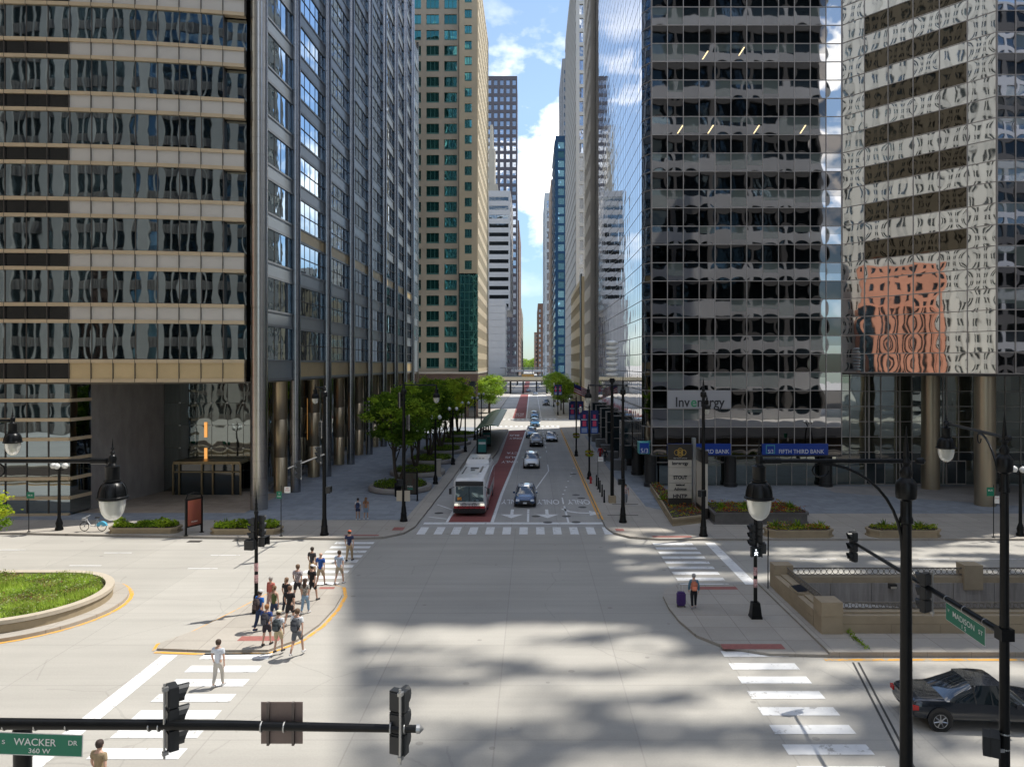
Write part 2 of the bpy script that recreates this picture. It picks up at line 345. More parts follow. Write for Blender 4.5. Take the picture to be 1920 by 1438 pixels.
struct(g.build('ground',ROADC,origin=(0,0,0)))
g=MB(); g.poly([(-8.6,52.7,.004),(5.4,52.7,.004),(5.25,137.5,.004),(-8.3,137.5,.004)]); sheet(g,-8.5,5.6,158,290,.004); sheet(g,-9,6,302,900,.004)
struct(g.build('road',ASPH,origin=(0,0,0)))
# ramp down to the lower level
g=MB(); g.poly([(HX0,HY0,-.2),(HX1,HY0,-5.2),(HX1,HY1,-5.2),(HX0,HY1,-.2)])
PIT=mat('ramp_wall_concrete',(.30,.28,.26),.85,var=.28,scale=1.3,stretch=(3,3,.35),bump=.2)
g2=MB(); 
for x0 in [HX0+.0+i*2.15 for i in range(27)]:
    g2.box(x0,x0+2.12,HY1+.01,HY1+.2,-7,.55)
g2.box(HX0-.25,HX0-.01,HY0,HY1,-7,.0); g2.box(HX0,HX1,HY0-.25,HY0-.01,-7,0)
struct(g.build('ramp_floor',ASPH,origin=(0,0,-6))); tag(g2.build('retaining_wall',PIT),'tall grey board-marked concrete wall lining the far side of the sunken ramp','retaining wall')

def kerbed(name,poly,h=.15,m=SIDE,kw=.22):
    mb=MB(); mb.prism(poly,-.02,h,0,1); return struct(mb.build(name,[m,KERB],origin=(0,0,0)))
def arc(cx,cy,r,a0,a1,n=8,ry=None): return [(cx+r*math.cos(R(a0+(a1-a0)*i/n)),cy+(ry or r)*math.sin(R(a0+(a1-a0)*i/n))) for i in range(n+1)]
LS=[(-150,52.5),(-36,50.7),(-21.8,49.5),(-13.2,49.15),(-10.2,49.5),(-9.0,50.8),(-8.55,52.8),(-8.25,75),(-8.2,136),(-9.5,137.6),(-150,137.6)]
RS=[(5.4,52.6),(5.75,50.9),(6.8,49.6),(8.8,49.0),(120,48.9),(120,137.5),(6.5,137.5),(5.25,136)]
kerbed('left_sidewalk',LS); kerbed('right_sidewalk',RS)
for nm,x0,x1,y0,y1 in (('far_left_sidewalk',-110,-8.5,159,289),('far_right_sidewalk',5.7,110,159,289),('distant_left_sidewalk',-110,-9,303,900),('distant_right_sidewalk',6,110,303,900)):
    kerbed(nm,[(x0,y0),(x1,y0),(x1,y1),(x0,y1)])
g=MB(); sheet(g,-60,-36.6,54.8,56.9,.156); g.poly([(-36.6,54.8,.156),(-9.7,54.8,.156),(-9.4,75,.156),(-9.4,136,.156),(-24.5,136,.156),(-24.5,57.4,.156),(-36.6,57.4,.156)])
g.poly([(11.6,57.2,.156),(85,57.2,.156),(85,71,.156),(9.5,71,.156),(9.5,60,.156)]); sheet(g,8.7,12,71,119,.156)
struct(g.build('plaza',PLAZA,origin=(0,0,0)))
g=MB(); sheet(g,-36.6,-24.5,57.4,69,.162); sheet(g,-24.5,-22.9,57.4,66,.162)
struct(g.build('lobby_terrace',LOBBY,origin=(0,0,0)))
g=MB(); g.poly([(28,70,.162),(28,66.5,.162),(44,58.6,.162),(85,58.6,.162),(85,70,.162)]); struct(g.build('entrance_paving',ground_mat('pale_plaza',(.30,.29,.28),jx=.9,jy=.9,var=.12,scale=.6,joint=.85,jw=.02),origin=(0,0,0)))
# peninsula left of the ramp, and the walk round its parapet
PEN=[(15,39.0),(12.2,38.9),(7.9,38.9),(7.0,38.1),(6.75,37.0),(6.7,35.2),(6.85,33.4),(7.25,31.6),(8.2,30.3),(9.8,29.55),(12.3,29.45),(12.6,29.45),(15,29.6)]
kerbed('ramp_peninsula',[(12.2,38.9),(7.9,38.9),(7.0,38.1),(6.75,37.0),(6.7,35.2),(6.85,33.4),(7.25,31.6),(8.2,30.3),(9.8,29.6),(12.2,29.5)],.12)
kerbed('parapet_walk',[(12.2,29.5),(90,29.5),(90,32.1),(13.3,32.1),(13.3,37.9),(90,37.9),(90,38.8),(12.2,38.8)],.22)
# pedestrian refuge on the left
ISL=[(-13.35,30.15),(-12.2,29.95),(-10.9,30.0),(-10.1,31.0),(-9.55,33.0),(-9.55,35.8),(-9.9,37.9),(-10.5,38.9),(-13.2,38.9),(-13.8,36.8),(-14.6,33.6),(-15.6,31.2),(-15.9,30.5),(-15.6,30.15)]
ISL=[(-15.7,30.2),(-13.5,30.0),(-11.0,30.05),(-10.15,31.2),(-9.75,33.0),(-9.65,35.2),(-9.8,37.2),(-10.25,38.6),(-10.9,38.95),(-12.9,38.95),(-13.7,37.5),(-14.4,34.6),(-15.1,32.2),(-15.9,30.8)]
kerbed('pedestrian_refuge',ISL,.10,SIDE)
# bus boarding platform
BP=[(-7.35,88),(-6.9,86.4),(-5.7,86.1),(-5.05,87.4),(-4.6,100),(-4.25,131),(-4.7,132),(-6.6,132),(-7.3,130)]
kerbed('bus_platform',BP,.25)
# bus lane and painted markings
g=MB()
RL=[G(919,979),G(938,925),(-1.95,97),G(985,807)]; RLl=[G(838,979),(-4.2,88),(-4.1,98),(-4.05,129.6)]
for i in range(3): g.poly([(*RLl[i],.008),(*RL[i],.008),(*RL[i+1],.008),(*RLl[i+1],.008)])
g.poly([(-4.3,160,.008),(-1.35,160,.008),(-1.35,288,.008),(-4.3,288,.008)])
g.poly([(-4.3,303,.008),(-1.35,303,.008),(-1.35,520,.008),(-4.3,520,.008)])
struct(g.build('bus_lane',REDL,origin=(0,0,0)))
g=MB(); zt=.013
def bar(x0,x1,y0,y1,z=zt,sk=0): g.poly([(x0,y0,z),(x1,y0,z),(x1+sk,y1,z),(x0+sk,y1,z)])
for i in range(12): bar(-8.15+i*1.21,-7.55+i*1.21,50.8,53.05)                    # across the near end of the street
for i in range(9): bar(-13.2,-10.6,39.15+i*1.115,39.7+i*1.115)                   # left far crossing
for i in range(8): bar(-13.55,-10.75,20.65+i*1.235,21.27+i*1.235)                # left near crossing
for i in range(8): bar(7.9,10.55,20.9+i*1.235,21.5+i*1.235)                      # right near crossing
for i in range(9): bar(8.1,10.75,38.85+i*1.115,39.4+i*1.115)                     # right far crossing
bar(11.65,12.3,38.6,48.4); bar(-15.25,-14.6,19.5,29.7)
bar(-8.15,5.35,54.0,54.65)
def line(pts,w): 
    for a,b in zip(pts,pts[1:]):
        a=Vector(a);b=Vector(b); d=(b-a).normalized(); n=Vector((-d.y,d.x))*w/2
        g.poly([(a.x-n.x,a.y-n.y,zt),(b.x-n.x,b.y-n.y,zt),(b.x+n.x,b.y+n.y,zt),(a.x+n.x,a.y+n.y,zt)])
off=.16
line([(p[0]+off,p[1]) for p in RL],.24); line([(-3.9,54.6),(-6.4,62)],.15) if 0 else None
line([G(838,979),G(850,958)],.2); line([G(838,973),G(803,969)],.18); line([G(849,956),G(820,946)],.16); line([G(990,979),G(990.7,955)],.17); line([G(1066,980),G(1058,949)],.15)
line([G(1002,920),G(1028.6,883)],.14); line([G(1028.6,883),G(1027,871)],.12); line([G(1056.5,945),G(1054,933)],.12)
for q in ((680,1030),(692,1000),(705,972),(720,925),(740,885),(750,857),(765,820)):
    x,y=G(q[0]/4.356+900,q[1]/4.356+690); bar(x-.08,x+.08,y-.22,y+.22)
line([(-1.15,160),(-1.1,288)],.2); line([(2.1,160),(2.15,288)],.14)
for i in range(8): line([(2.0,98+i*5),(2.02,100+i*5)],.12)
for i in range(14): bar(-8.2+i,-7.7+i,138.2,140.0); bar(-8.2+i,-7.7+i,155.6,157.4)
bar(-8.2,5.2,136.3,136.8); bar(-8,5.5,291,291.6); bar(-8,5.5,285,285.6)
for px0,px1,py in ((-60,48,1031),(195,247,1036.5),(130,190,1060.5),(395,450,1041),(352,408,1066),(1500,1568,1048),(1640,1700,1048),(1722,1780,1048),(1840,1930,1048)):
    a=G(px0,py);b=G(px1,py); bar(a[0],b[0],a[1]-.06,a[1]+.06)
# arrows pointing towards the camera and the turn arrow
def arrow(cx,cy,s=1):
    g.poly([(cx-.13,cy-.1,zt),(cx+.13,cy-.1,zt),(cx+.13,cy+1.9,zt),(cx-.13,cy+1.9,zt)]); g.poly([(cx,cy-1.5,zt),(cx+.9,cy-.1,zt),(cx-.9,cy-.1,zt)])
for px in (959.7,1025.8): 
    x,y=G(px,964); arrow(x,y)
x,y=G(1092,963); pts=[(-1.5,2.0),(-1.1,.9),(-.3,.35),(.7,.2)]; line([(x+a,y+b) for a,b in pts],.35); g.poly([(x+.55,y-.75,zt),(x+1.75,y+.1,zt),(x+.6,y+1.15,zt)])
for s_,px,py,sz,wd in (('ONLY',961,941,2.1,1.95),('ONLY',1027.4,941.5,2.1,1.95),('ONLY',1084.8,941.5,2.1,1.95),('ONLY',955.5,866,1.9,2.0),('BUS',958.7,857.5,1.9,1.6),('CTA',960.8,849.5,1.9,1.6),('ONLY',966.6,822,2.6,2.0),('BUS',964.5,816.3,2.6,1.6)):
    x,y=G(px,py); add_raw(g,text_raw(s_,sz,(x,y,0),(-1,0,0),(0,-1,0),width=wd,lift=.016,bold=.02))
for s_,y in (('ONLY',168),('BUS',174)): add_raw(g,text_raw(s_,4,(-2.9,y,0),(-1,0,0),(0,-1,0),width=1.9,lift=.016))
struct(g.build('road_markings',worn('worn_white_paint',(.76,.77,.77),(.42,.41,.39),amt=.41),origin=(0,0,0)))
g=MB()
g.ring(ISL[:1]+ISL[1:9],-.28,zt,0,w1=-.10); g.ring(ISL[9:]+ISL[:1],-.22,zt,0,w1=-.08)
apr=arc(-25.2,35.3,4.75,-90,90,20)
g.ring([(-60,30.55)]+apr+[(-60,40.05)],-.24,zt,0,w1=-.05)
sheet(g,11.9,90,29.15,29.35,zt); sheet(g,5.15,5.3,56,130,zt+.004)
g.poly([(5.35,55,.164),(5.5,55,.164),(5.4,132,.164),(5.27,132,.164)])
struct(g.build('yellow_lines',worn('worn_yellow_paint',(.75,.38,.06),(.45,.38,.27),amt=.45),origin=(0,0,0)))
g=MB()
def pad(x0,x1,y0,y1,z): sheet(g,x0,x1,y0,y1,z)
pad(-12.7,-10.9,31.0,31.55,.105); pad(-11.3,-10.5,38.15,38.5,.105); pad(8.0,10.6,30.05,30.6,.125); pad(8.4,10.9,38.0,38.5,.125)
pad(8.3,11.0,49.3,49.75,.155); pad(6.0,6.6,51.2,51.9,.155); pad(-13.0,-10.6,49.75,50.1,.155); pad(-10.0,-9.2,51.4,52.4,.155)
struct(g.build('tactile_paving',REDP,origin=(0,0,0)))
# iron covers and stains
g=MB(); IRON=mat('cast_iron_cover',(.06,.055,.05),.6,var=.2,scale=8,bump=.4)
for px,py in ((1005,968),(1027,979.5),(1080,928),(1090,934),(1080,979),(1062,968),(1092,951),(1075,889),(823,962)):
    x,y=G(px,py); g.lathe([(.36,.014),(.33,.017)],(x,y,0),14)
for px,py,w_,d_ in ((365,1015,.9,.5),(450,1013,.9,.5),(1172,948.5,2.2,.14),(1168,969.5,2.4,.14)):
    x,y=G(px,py); g.box(x-w_/2,x+w_/2,y-d_/2,y+d_/2,.012,.018 if py>1000 else .165)
struct(g.build('drain_covers',IRON,origin=(0,0,0)))
# expansion joint across the near right roadway
g=MB(); 
for o_ in (0,.22): 
    a=(12.9+o_,29.0);b=(8.9+o_,12); 
    g.poly([(a[0],a[1],.011),(a[0]+.08,a[1],.011),(b[0]+.08,b[1],.011),(b[0],b[1],.011)])
struct(g.build('bridge_joint',mat('joint_steel',(.05,.05,.05),.5),origin=(0,0,0)))

# ================= facade helpers =================
def facade(par,p0,p1,z0,nf,fh,nb,ww,wh,sill,wm,gm,d=.22,budget=0,top=0,name='window',pier=None,margin=0.,frame=None,mun=0):
    """wall with real reveals: glass at the back, spandrels and piers standing proud of it. Each window a part up to the budget"""
    a=Vector(p0);b=Vector(p1); L=(b-a).length; bw=(L-2*margin)/nb; dr=(b-a)/L
    wl=MB()
    z=z0
    for k in range(nf+1):                      # spandrels between window heads and sills
        lo=z0+(k-1)*fh+sill+wh if k>0 else z0; hi=z0+k*fh+sill if k<nf else z0+nf*fh+top
        if hi>lo: wl.hbar(p0,p1,lo,hi,-.3,d)
    for k in range(nf):
        zb=z0+k*fh+sill
        for i in range(nb+1):
            t0=0 if i==0 else margin+(i-1)*bw+(bw+ww)/2; t1=L if i==nb else margin+i*bw+(bw-ww)/2
            q0=a+dr*t0;q1=a+dr*t1; wl.hbar(q0,q1,zb,zb+wh,-.3,d-.004)
    wl.build('wall',wm,par)
    st=MB(); cnt=0
    for k in range(nf):
        zb=z0+k*fh+sill
        for i in range(nb):
            t0=margin+i*bw+(bw-ww)/2; q0=a+dr*t0;q1=a+dr*(t0+ww)
            mb=MB() if cnt<budget else st
            mb.wall(q0,q1,zb,zb+wh,0,0,(i*3,i*3+1,k*3,k*3+1))
            if frame:
                for m_ in range(1,mun+1):
                    t=ww*m_/(mun+1); mb.mull(q0,q1,t,zb,zb+wh,.09,.0,.07,1)
                mb.hbar(q0,q1,zb,zb+.35,0,.08,1)
            if cnt<budget: mb.build(name,[gm,frame or gm],par)
            cnt+=1
    if st.f: tag(st.build(name+'s',[gm,frame or gm],par),kind='stuff')
def body(par,x0,x1,y0,y1,z0,z1,m,name='core',cap=True):
    mb=MB(); mb.box(x0,x1,y0,y1,z0,z1); return mb.build(name,m,par)

# ================= left office tower =================
LTG=glass('tower_glass',(.30,.36,.40),pil=.0026,nzamp=.0008,rnd=.12,nscale=.5,pw=1.6)
LTG2=glass('tower_side_glass',(.34,.45,.55),pil=.004,nzamp=.0012,rnd=.10,nscale=.8)
LTD=glass('tower_dark_spandrel_glass',(.10,.10,.10),pil=.008,nzamp=.002,rnd=.12,rough=.12,diff=.25,blindcol=(.03,.03,.03))
SPN=mat('steel_spandrel_panel',(.60,.575,.53),.42,metal=.15,var=.05,scale=.5)
GOLD=mat('champagne_panel',(.60,.46,.26),.42,metal=.25,var=.12,scale=.35)
TANM=mat('champagne_trim',(.60,.48,.32),.45,metal=.2,var=.08,scale=.6)
COLS=mat('brushed_steel_column',(.50,.48,.45),.27,metal=1,var=.08,scale=.4,stretch=(1,1,.2))
COLT=mat('bronze_steel_column',(.50,.41,.28),.33,metal=.9,var=.1,scale=.4,stretch=(1,1,.2))
MUL=mat('dark_mullion',(.10,.09,.08),.5,metal=.3)
GRAN=mat('grey_granite',(.32,.30,.285),.55,var=.18,scale=1.2,stretch=(1,1,.4),bump=.1)
STRIM=mat('slate_trim',(.27,.29,.31),.4,metal=.4)
COLD=mat('dark_steel_column',(.33,.34,.36),.25,metal=1,var=.1,scale=.4)
GSP=mat('blue_grey_spandrel',(.34,.38,.41),.35,metal=.5,var=.06,scale=.4)
LT=thing('office_tower',(-32,75,0),'champagne and glass office tower with bowed front and tall steel columns, left corner','office building')
def Yw(x): return 56.2+2.1*((x+45)/21.8)**2 if x>-45 else 56.2
WX=[-23.2-1.632*i for i in range(24)][::-1]; WP=[(x,Yw(x)) for x in WX]
def Xf(y): return -22.25+.9*(1-((y-100)/41)**2)
LF0=15.23; FH=4.146; NFL=20; ZT=LF0+NFL*FH
def wseg(mb,z0,z1,o0,o1,m,i0=0,i1=None):
    for a,b in list(zip(WP,WP[1:]))[i0:i1]: mb.hbar(a,b,z0,z1,o0,o1,m)
ND=len([x for x in WX if x<-36.3])       # modules with dark glass spandrels
SY_=[59.6]+[66.9+9.25*i for i in range(8)]      # column lines of the street side
for k in range(-1,NFL):
    zf=LF0+k*FH if k>=0 else 10.58
    zs0,zs1,zw0,zw1=(zf+.28,zf+1.31,zf+1.59,zf+FH) if k>=0 else (10.86,12.1,12.38,LF0)
    mb=MB()
    wseg(mb,zf,zs0,-.4,.16,0); wseg(mb,zs1,zw0,-.4,.16,0)
    wseg(mb,zs0,zs1,-.4,.06,1,ND,None); wseg(mb,zs0,zs1,-.4,.0,2,0,ND)
    for a in WP[1:]: mb.box(a[0]-.018,a[0]+.018,a[1]-.175,a[1],zf,zw0,3)
    mb.build('spandrel_band',[TANM,GOLD if k<0 else SPN,LTD,MUL],LT)
    mb=MB(); n=len(WP)-1
    for i in range(n):
        rec=-.55 if i==n-1 else 0
        mb.wall(WP[i],WP[i+1],zw0,zw1,rec,0,(i,i+1,k+2,k+3))
        if i: mb.mull(WP[i],WP[i+1],0,zw0,zw1,.06,-.6 if i==n-1 else -.05,.05,1)
    for i in range(n-1): mb.hbar(WP[i],WP[i+1],zw0,zw0+.05,0,.03,1)
    mb.build('window_band',[LTG,MUL],LT)
# interior ceiling lights of two lit floors
g=MB()
for zl,xs in ((LF0+2*FH+3.4,range(9)),(LF0+2*FH+2.6,range(8))): pass
# street side (faces +x)
def side_pts(): return [(Xf(y)-.25,y) for y in SY_]
SPp=side_pts()
for k in range(-1,NFL+1):
    zf=LF0+k*FH if k>=0 else 10.58
    zs0,zs1,zw0,zw1=(zf+.22,zf+1.25,zf+1.42,zf+FH) if k>=0 else (10.8,12.2,12.38,LF0)
    mb=MB(); gl=MB()
    for j,(a,b) in enumerate(zip(SPp,SPp[1:])):
        if k==NFL: continue
        gold=(k in(-1,2)) and j>0
        mb.hbar(a,b,zf,zs0,-.3,.10,0); mb.hbar(a,b,zs1,zw0,-.3,.10,0); mb.hbar(a,b,zs0,zs1,-.3,.03,1 if gold else 2)
        L=(Vector(b)-Vector(a)).length; nb=6 if j else 5
        gl.wall(a,b,zw0,zw1,0,0,(j*7,j*7+nb,k+2,k+3))
        for q in range(1,nb): gl.mull(a,b,L*q/nb,zw0,zw1,.05,0,.03,1)
        if j: gl.hbar(a,b,(zw0+zw1)/2-.04,(zw0+zw1)/2+.04,0,.05,1)
    if mb.f: mb.build('spandrel_band',[STRIM,GOLD,GSP],LT); gl.build('window_band',[LTG2,MUL],LT)
for j,y in enumerate(SY_):
    x=Xf(y); r=.69 if j==0 else .46; mb=MB(); zz=0; pr=[(r,.0)]
    if j==0: x,y=-22.32,58.95
    while zz<ZT: zz+=FH/3; pr+=[(r,zz-.03),(r-.025,zz-.02),(r-.025,zz+.0),(r,zz+.01)]
    mb.lathe(pr,(x,y,0),24); mb.build('column',COLS if j==0 else COLD,LT,smooth=True,angle=60)
    if j:
        mb=MB(); r=.62; mb.lathe([(r,0),(r,3.4),(r-.02,3.42),(r,3.44),(r,6.9),(r-.02,6.92),(r,6.94),(r,10.6)],(x-1.35,y-.15,0),24); mb.build('lobby_column',COLT,LT,smooth=True,angle=60)
# low return at the far end of the street side
mb=MB(); y0=SY_[-1]; ye=139.6; a=(Xf(y0)-.2,y0); b=(Xf(ye)-.1,ye)
for k in range(14):
    zf=LF0+k*FH; mb.hbar(a,b,zf,zf+1.3,-.3,.1,0); mb.wall(a,b,zf+1.3,zf+FH,0,1,(0,4,k,k+1))
mb.hbar(a,b,10.58,LF0,-.3,.1,0); mb.box(b[0]-.1,b[0]+.35,ye,ye+.5,0,74.4,2)
mb.build('end_bay',[GSP,LTG2,COLS],LT)
# shell behind the glass, soffit
mb=MB(); ins=[(x,y+.9) for x,y in WP]; poly=ins[:-1]+[(-23.9,59.6),(-23.4,66),(Xf(100)-1.2,90),(Xf(100)-1.2,110),(-23.6,132),(-62,132)]
mb.prism(poly,10.9,ZT,0); mb.build('core',mat('dark_interior',(.02,.02,.02),.9),LT)
mb=MB(); sp_=[(x,y) for x,y in WP]+[(-22.4,59.6)]+[(Xf(y)-.2,y) for y in SY_[1:]]+[(-22.4,139),(-62,139)]
mb.prism(sp_,10.45,10.575,0,bottom=True); mb.build('soffit',mat('soffit_panel',(.16,.14,.11),.6,var=.1,scale=.5),LT)
mb=MB(); sheet(mb,-62,-22.5,58.5,131,ZT+.02); mb.build('roof',CONC,LT)
# lower curtain wall left of the lobby
mb=MB(); bn=MB(); zb=[.0,1.53,3.05,4.6,6.13,7.65,9.17,10.45]
segs=[(a,b) for a,b in zip(WP,WP[1:]) if b[0]<-36.2]; e=segs[-1][1]
for i,(a,b) in enumerate(segs): mb.wall(a,b,.3,10.45,-.05,0,(i,i+1,0,7)); mb.mull(a,b,0,.3,10.45,.06,-.05,.03,1)
ret=(e[0]+.35,e[1]+2.1); mb.wall(e,ret,.3,10.45,0,0,(40,41,0,7))
for z in zb[1:-1]:
    bn=MB()
    for a,b in segs: bn.hbar(a,b,z-.13,z+.13,-.1,.12)
    bn.hbar(e,ret,z-.13,z+.13,-.05,.1); bn.build('trim_band',TANM,LT)
bn=MB()
for a,b in segs: bn.hbar(a,b,.15,.32,-.1,.16)
mb.build('lower_glazing',[LTG,MUL],LT); bn.build('base_band',TANM,LT)
mb=MB(); q0=(ret[0]+.1,ret[1]+.2)
mb.hbar((-36.05,58.6),(-34.3,67.4),0,10.45,-.5,0); mb.build('granite_wall',GRAN,LT)
LOBG=glass('lobby_glass',(.26,.29,.29),pil=.004,nzamp=.002,rnd=.15,rough=.03,diff=.10,blindcol=(.03,.035,.035))
mb=MB(); a=(-34.3,67.2); b=(-25.4,67.2); c=(-25.0,67.6); d=(-24.6,139)
mb.wall(a,b,.1,10.45,0,0,(0,6,0,5)); mb.wall(b,c,.1,10.45,0,0,(7,8,0,5))
NS=26
for i in range(NS):
    t0,t1=i/NS,(i+1)/NS; p=(c[0]+(d[0]-c[0])*t0,c[1]+(d[1]-c[1])*t0); q=(c[0]+(d[0]-c[0])*t1,c[1]+(d[1]-c[1])*t1)
    mb.wall(p,q,.5,10.45,0,0,(10+i*2,12+i*2,0,5)); mb.mull(p,q,0,.5,10.45,.04,0,.04,1)
for i in range(7): mb.mull(a,b,i*1.48,.1,10.45,.025,0,.03,1)
for k in range(1,5): mb.hbar(a,b,k*2.1,k*2.1+.02,0,.03,1); mb.hbar(c,d,k*2.1,k*2.1+.02,0,.03,1)
mb.build('lobby_glazing',[LOBG,MUL],LT)
mb=MB()
for i in range(1,6):
    for k in range(1,5): mb.box(a[0]+i*1.48-.06,a[0]+i*1.48+.06,67.08,67.17,k*2.1-.06,k*2.1+.06)
mb.build('glass_fittings',STEEL,LT)
mb=MB(); mb.hbar(c,(-24.5,139),.1,.55,-.2,.5); mb.build('plinth',mat('pale_granite',(.35,.34,.33),.5,var=.1,scale=2),LT)
# lit strips inside the lobby
WARM=mat('warm_light_strip',(1,.45,.12),.5,emit=.55)
for x,y,z0,z1,w_ in ((-24.93,71.3,3.2,7.6,.12),(-24.9,80.3,3.6,8.2,.12),(-30.4,67.13,2.6,4.2,.12),(-30.4,67.13,5.2,6.6,.12)):
    mb=MB(); mb.box(x-w_,x+w_,y-.05,y+.05,z0,z1) if y<70 else mb.box(x-.03,x+.03,y-.2,y+.2,z0,z1); mb.build('light_strip',WARM,LT)
# revolving doors
mb=MB(); BRZ=mat('bronze_frame',(.30,.24,.15),.35,metal=.8)
X0,X1=-32.5,-26.4
mb.box(X0,X1,65.2,67.1,2.95,3.2,0); 
for x in (X0,X0+.55,-29.9,-28.9,-27.1,X1): mb.box(x-.07,x+.07,65.2,65.35,.16,2.95,0)
mb.box(X0,X1,65.2,65.3,2.2,2.3,0)
mb.box(X0+.1,X1-.1,65.4,65.44,.16,2.95,1)
for x in (-31.2,-28.2): 
    for a_ in (30,120,210,300): mb.box(-.02,.75,-.02,.02,.16,2.2,0,Matrix.Translation((x,66.3,0))@Matrix.Rotation(R(a_),4,'Z'))
mb.build('revolving_door',[BRZ,DGL],LT)

# ================= right glass tower =================
RTL=glass('mirror_glass_vision',(.46,.46,.48),pil=.0050,nzamp=.0007,rnd=.12,blind=.55,blindcol=(.20,.24,.22),nscale=.5)
RTD=glass('mirror_glass_spandrel',(.115,.11,.11),pil=.0055,nzamp=.0007,rnd=.15,nscale=.5)
RTM=glass('mirror_glass_bright',(.52,.53,.54),pil=.0060,nzamp=.0012,rnd=.08,nscale=.5)
RTB=glass('mirror_glass_brown',(.085,.075,.06),pil=.007,nzamp=.0012,rnd=.1,nscale=.7,diff=.10,blindcol=(.05,.04,.03))
RTS=glass('mirror_glass_street',(.55,.55,.59),pil=.0035,nzamp=.001,rnd=.08,nscale=.6)
MULR=mat('pale_mullion',(.40,.37,.35),.45,metal=.4)
RT=thing('glass_tower',(30,80,0),'mirror-glass tower with a grid of pale mullions and a sawtooth bay, at the right corner','office building')
PA=[(10.76,123),(10.76,70.35),(11.48,69.),(29.72,69.),(38.1,59.),(50.4,59.)]; JW=23
RH=1.748; RZ=11.23; J0=-4; J1=42
nmod=[34,1,12,6,8]
for j in range(J0,J1):
    z0=RZ+j*RH; z1=z0+RH
    if j==J0: z0=3.32
    mb=MB(); 
    for s in range(5):
        if s>=3 and (j<0 or j>=JW): continue
        a,b=PA[s],PA[s+1]; n=nmod[s]; L=(Vector(b)-Vector(a)).length; d=(Vector(b)-Vector(a))/L
        if s==3:
            for i in range(n):
                q0=Vector(a)+d*L*i/n; q1=Vector(a)+d*L*(i+1)/n; m=3 if (1<=i<=4 and j%2==0 and j>=6) else 2
                mb.wall(q0,q1,z0,z1,0,m,(i*2,i*2+1,j+8,j+9))
        else:
            m={0:4,1:2,2:1 if j%2==0 else 0,4:1 if j%2==0 else 0}[s]
            if s==2:      # the last two panes by the re-entrant corner are brighter
                q=Vector(a)+d*L*11/12; mb.wall(a,q,z0,z1,0,m,(0,11,j+8,j+9)); mb.wall(q,b,z0,z1,0,2 if j>12 else m,(20,21,j+8,j+9))
            else: mb.wall(a,b,z0,z1,0,m,(s*40,s*40+n,j+8,j+9))
    mb.build('glazing_band',[RTL,RTD,RTM,RTB,RTS],RT)
for s in range(5):
    mb=MB(); a,b=PA[s],PA[s+1]; n=nmod[s]; L=(Vector(b)-Vector(a)).length; lo=3.32 if s<3 else RZ; JT=J1 if s<3 else JW; hi=RZ+JT*RH
    for i in range(n+1):
        if s in(1,) and i in(0,): continue
        mb.mull(a,b,min(max(L*i/n,.03),L-.03),lo,hi,.07 if s!=0 else .05,.0,.06 if s else .008)
    for j in range(J0,JT+1):
        z=RZ+j*RH
        if z<lo-.1 or z<lo: continue
        mb.hbar(a,b,z-.035,z+.035,-.02,.05 if s!=0 else .006)
    mb.build('mullion_grid',MULR if s else MUL,RT)
RTOP=RZ+J1*RH
mb=MB(); mb.prism([(11.6,122.5),(11.6,70.9),(12.2,70.0),(29.6,70.0),(29.6,122.5)],11.4,RTOP,0); mb.prism([(29.65,70.2),(38.4,60.0),(50.3,60.),(50.3,122.5),(29.65,122.5)],11.4,RZ+JW*RH,0); mb.box(11.8,29.,70.2,122,3.5,11.4); mb.build('core',mat('dark_interior',(.02,.02,.02),.9),RT)
mb=MB(); mb.prism([(10.8,122.9),(10.8,70.4),(11.5,69.05),(29.7,69.05),(29.7,122.9)],3.15,3.3,0,bottom=True); mb.prism([(29.75,69.05),(38.15,59.1),(50.3,59.1),(50.3,122.9),(29.75,122.9)],11.0,11.2,0,bottom=True)
mb.build('soffit',mat('soffit_dark',(.06,.06,.06),.6),RT)
# unseen slab added above the roof, shades the left tower street side
RZ2=RTOP
mb=MB(); mb.box(10.9,20,86,122.5,RTOP,150,0)
mb.build('shading_slab',RTS,RT)
mb=MB()
for j in range(int((150-RTOP)/1.748)): mb.hbar((10.9,122.5),(10.9,86),RTOP+j*RH,RTOP+j*RH+.07,0,.03)
mb.build('shading_slab_mullions',MUL,RT)
# recessed ground floor
GG=glass('ground_floor_glass',(.30,.33,.31),pil=.004,nzamp=.002,rnd=.2,rough=.03,diff=.15,blindcol=(.07,.09,.085))
mb=MB(); a=(12.2,70.6); b=(29.9,70.6); mb.wall(a,b,.16,3.2,0,0,(0,12,0,1))
for i in range(13): mb.mull(a,b,i*1.475,.16,3.2,.07,0,.06,1)
mb.hbar(a,b,2.35,2.47,0,.07,1); mb.hbar((12.3,122),(12.3,70.6),.16,3.2,-.2,-.02,2); mb.build('shopfront',[GG,MULR,DGL],RT)
mb=MB(); a=(29.9,71.2); b=(50.3,71.2); mb.wall(a,b,.16,11.0,0,0,(0,14,0,6))
for i in range(14): mb.mull(a,b,min(i*1.535,20.3),.16,11.,.08,0,.08,1)
for i in (2,4,7,10): mb.mull(a,b,i*1.535+.35,.16,11.,.14,0,.1,1)
for k in range(6): mb.hbar(a,b,3.3+k*1.5,3.37+k*1.5,0,.07,1)
mb.hbar(a,b,2.5,3.2,0,.03,2)
for x in (33,37.5,41): mb.hbar((x,71.2),(x+1.9,71.2),.16,2.5,.02,.1,1); mb.hbar((x+.08,71.2),(x+.9,71.2),.25,2.4,.1,.12,2); mb.hbar((x+1.,71.2),(x+1.82,71.2),.25,2.4,.1,.12,2)
mb.build('entrance_glazing',[GG,MULR,DGL],RT)
DCOL=mat('dark_clad_column',(.045,.045,.045),.35,metal=.4)
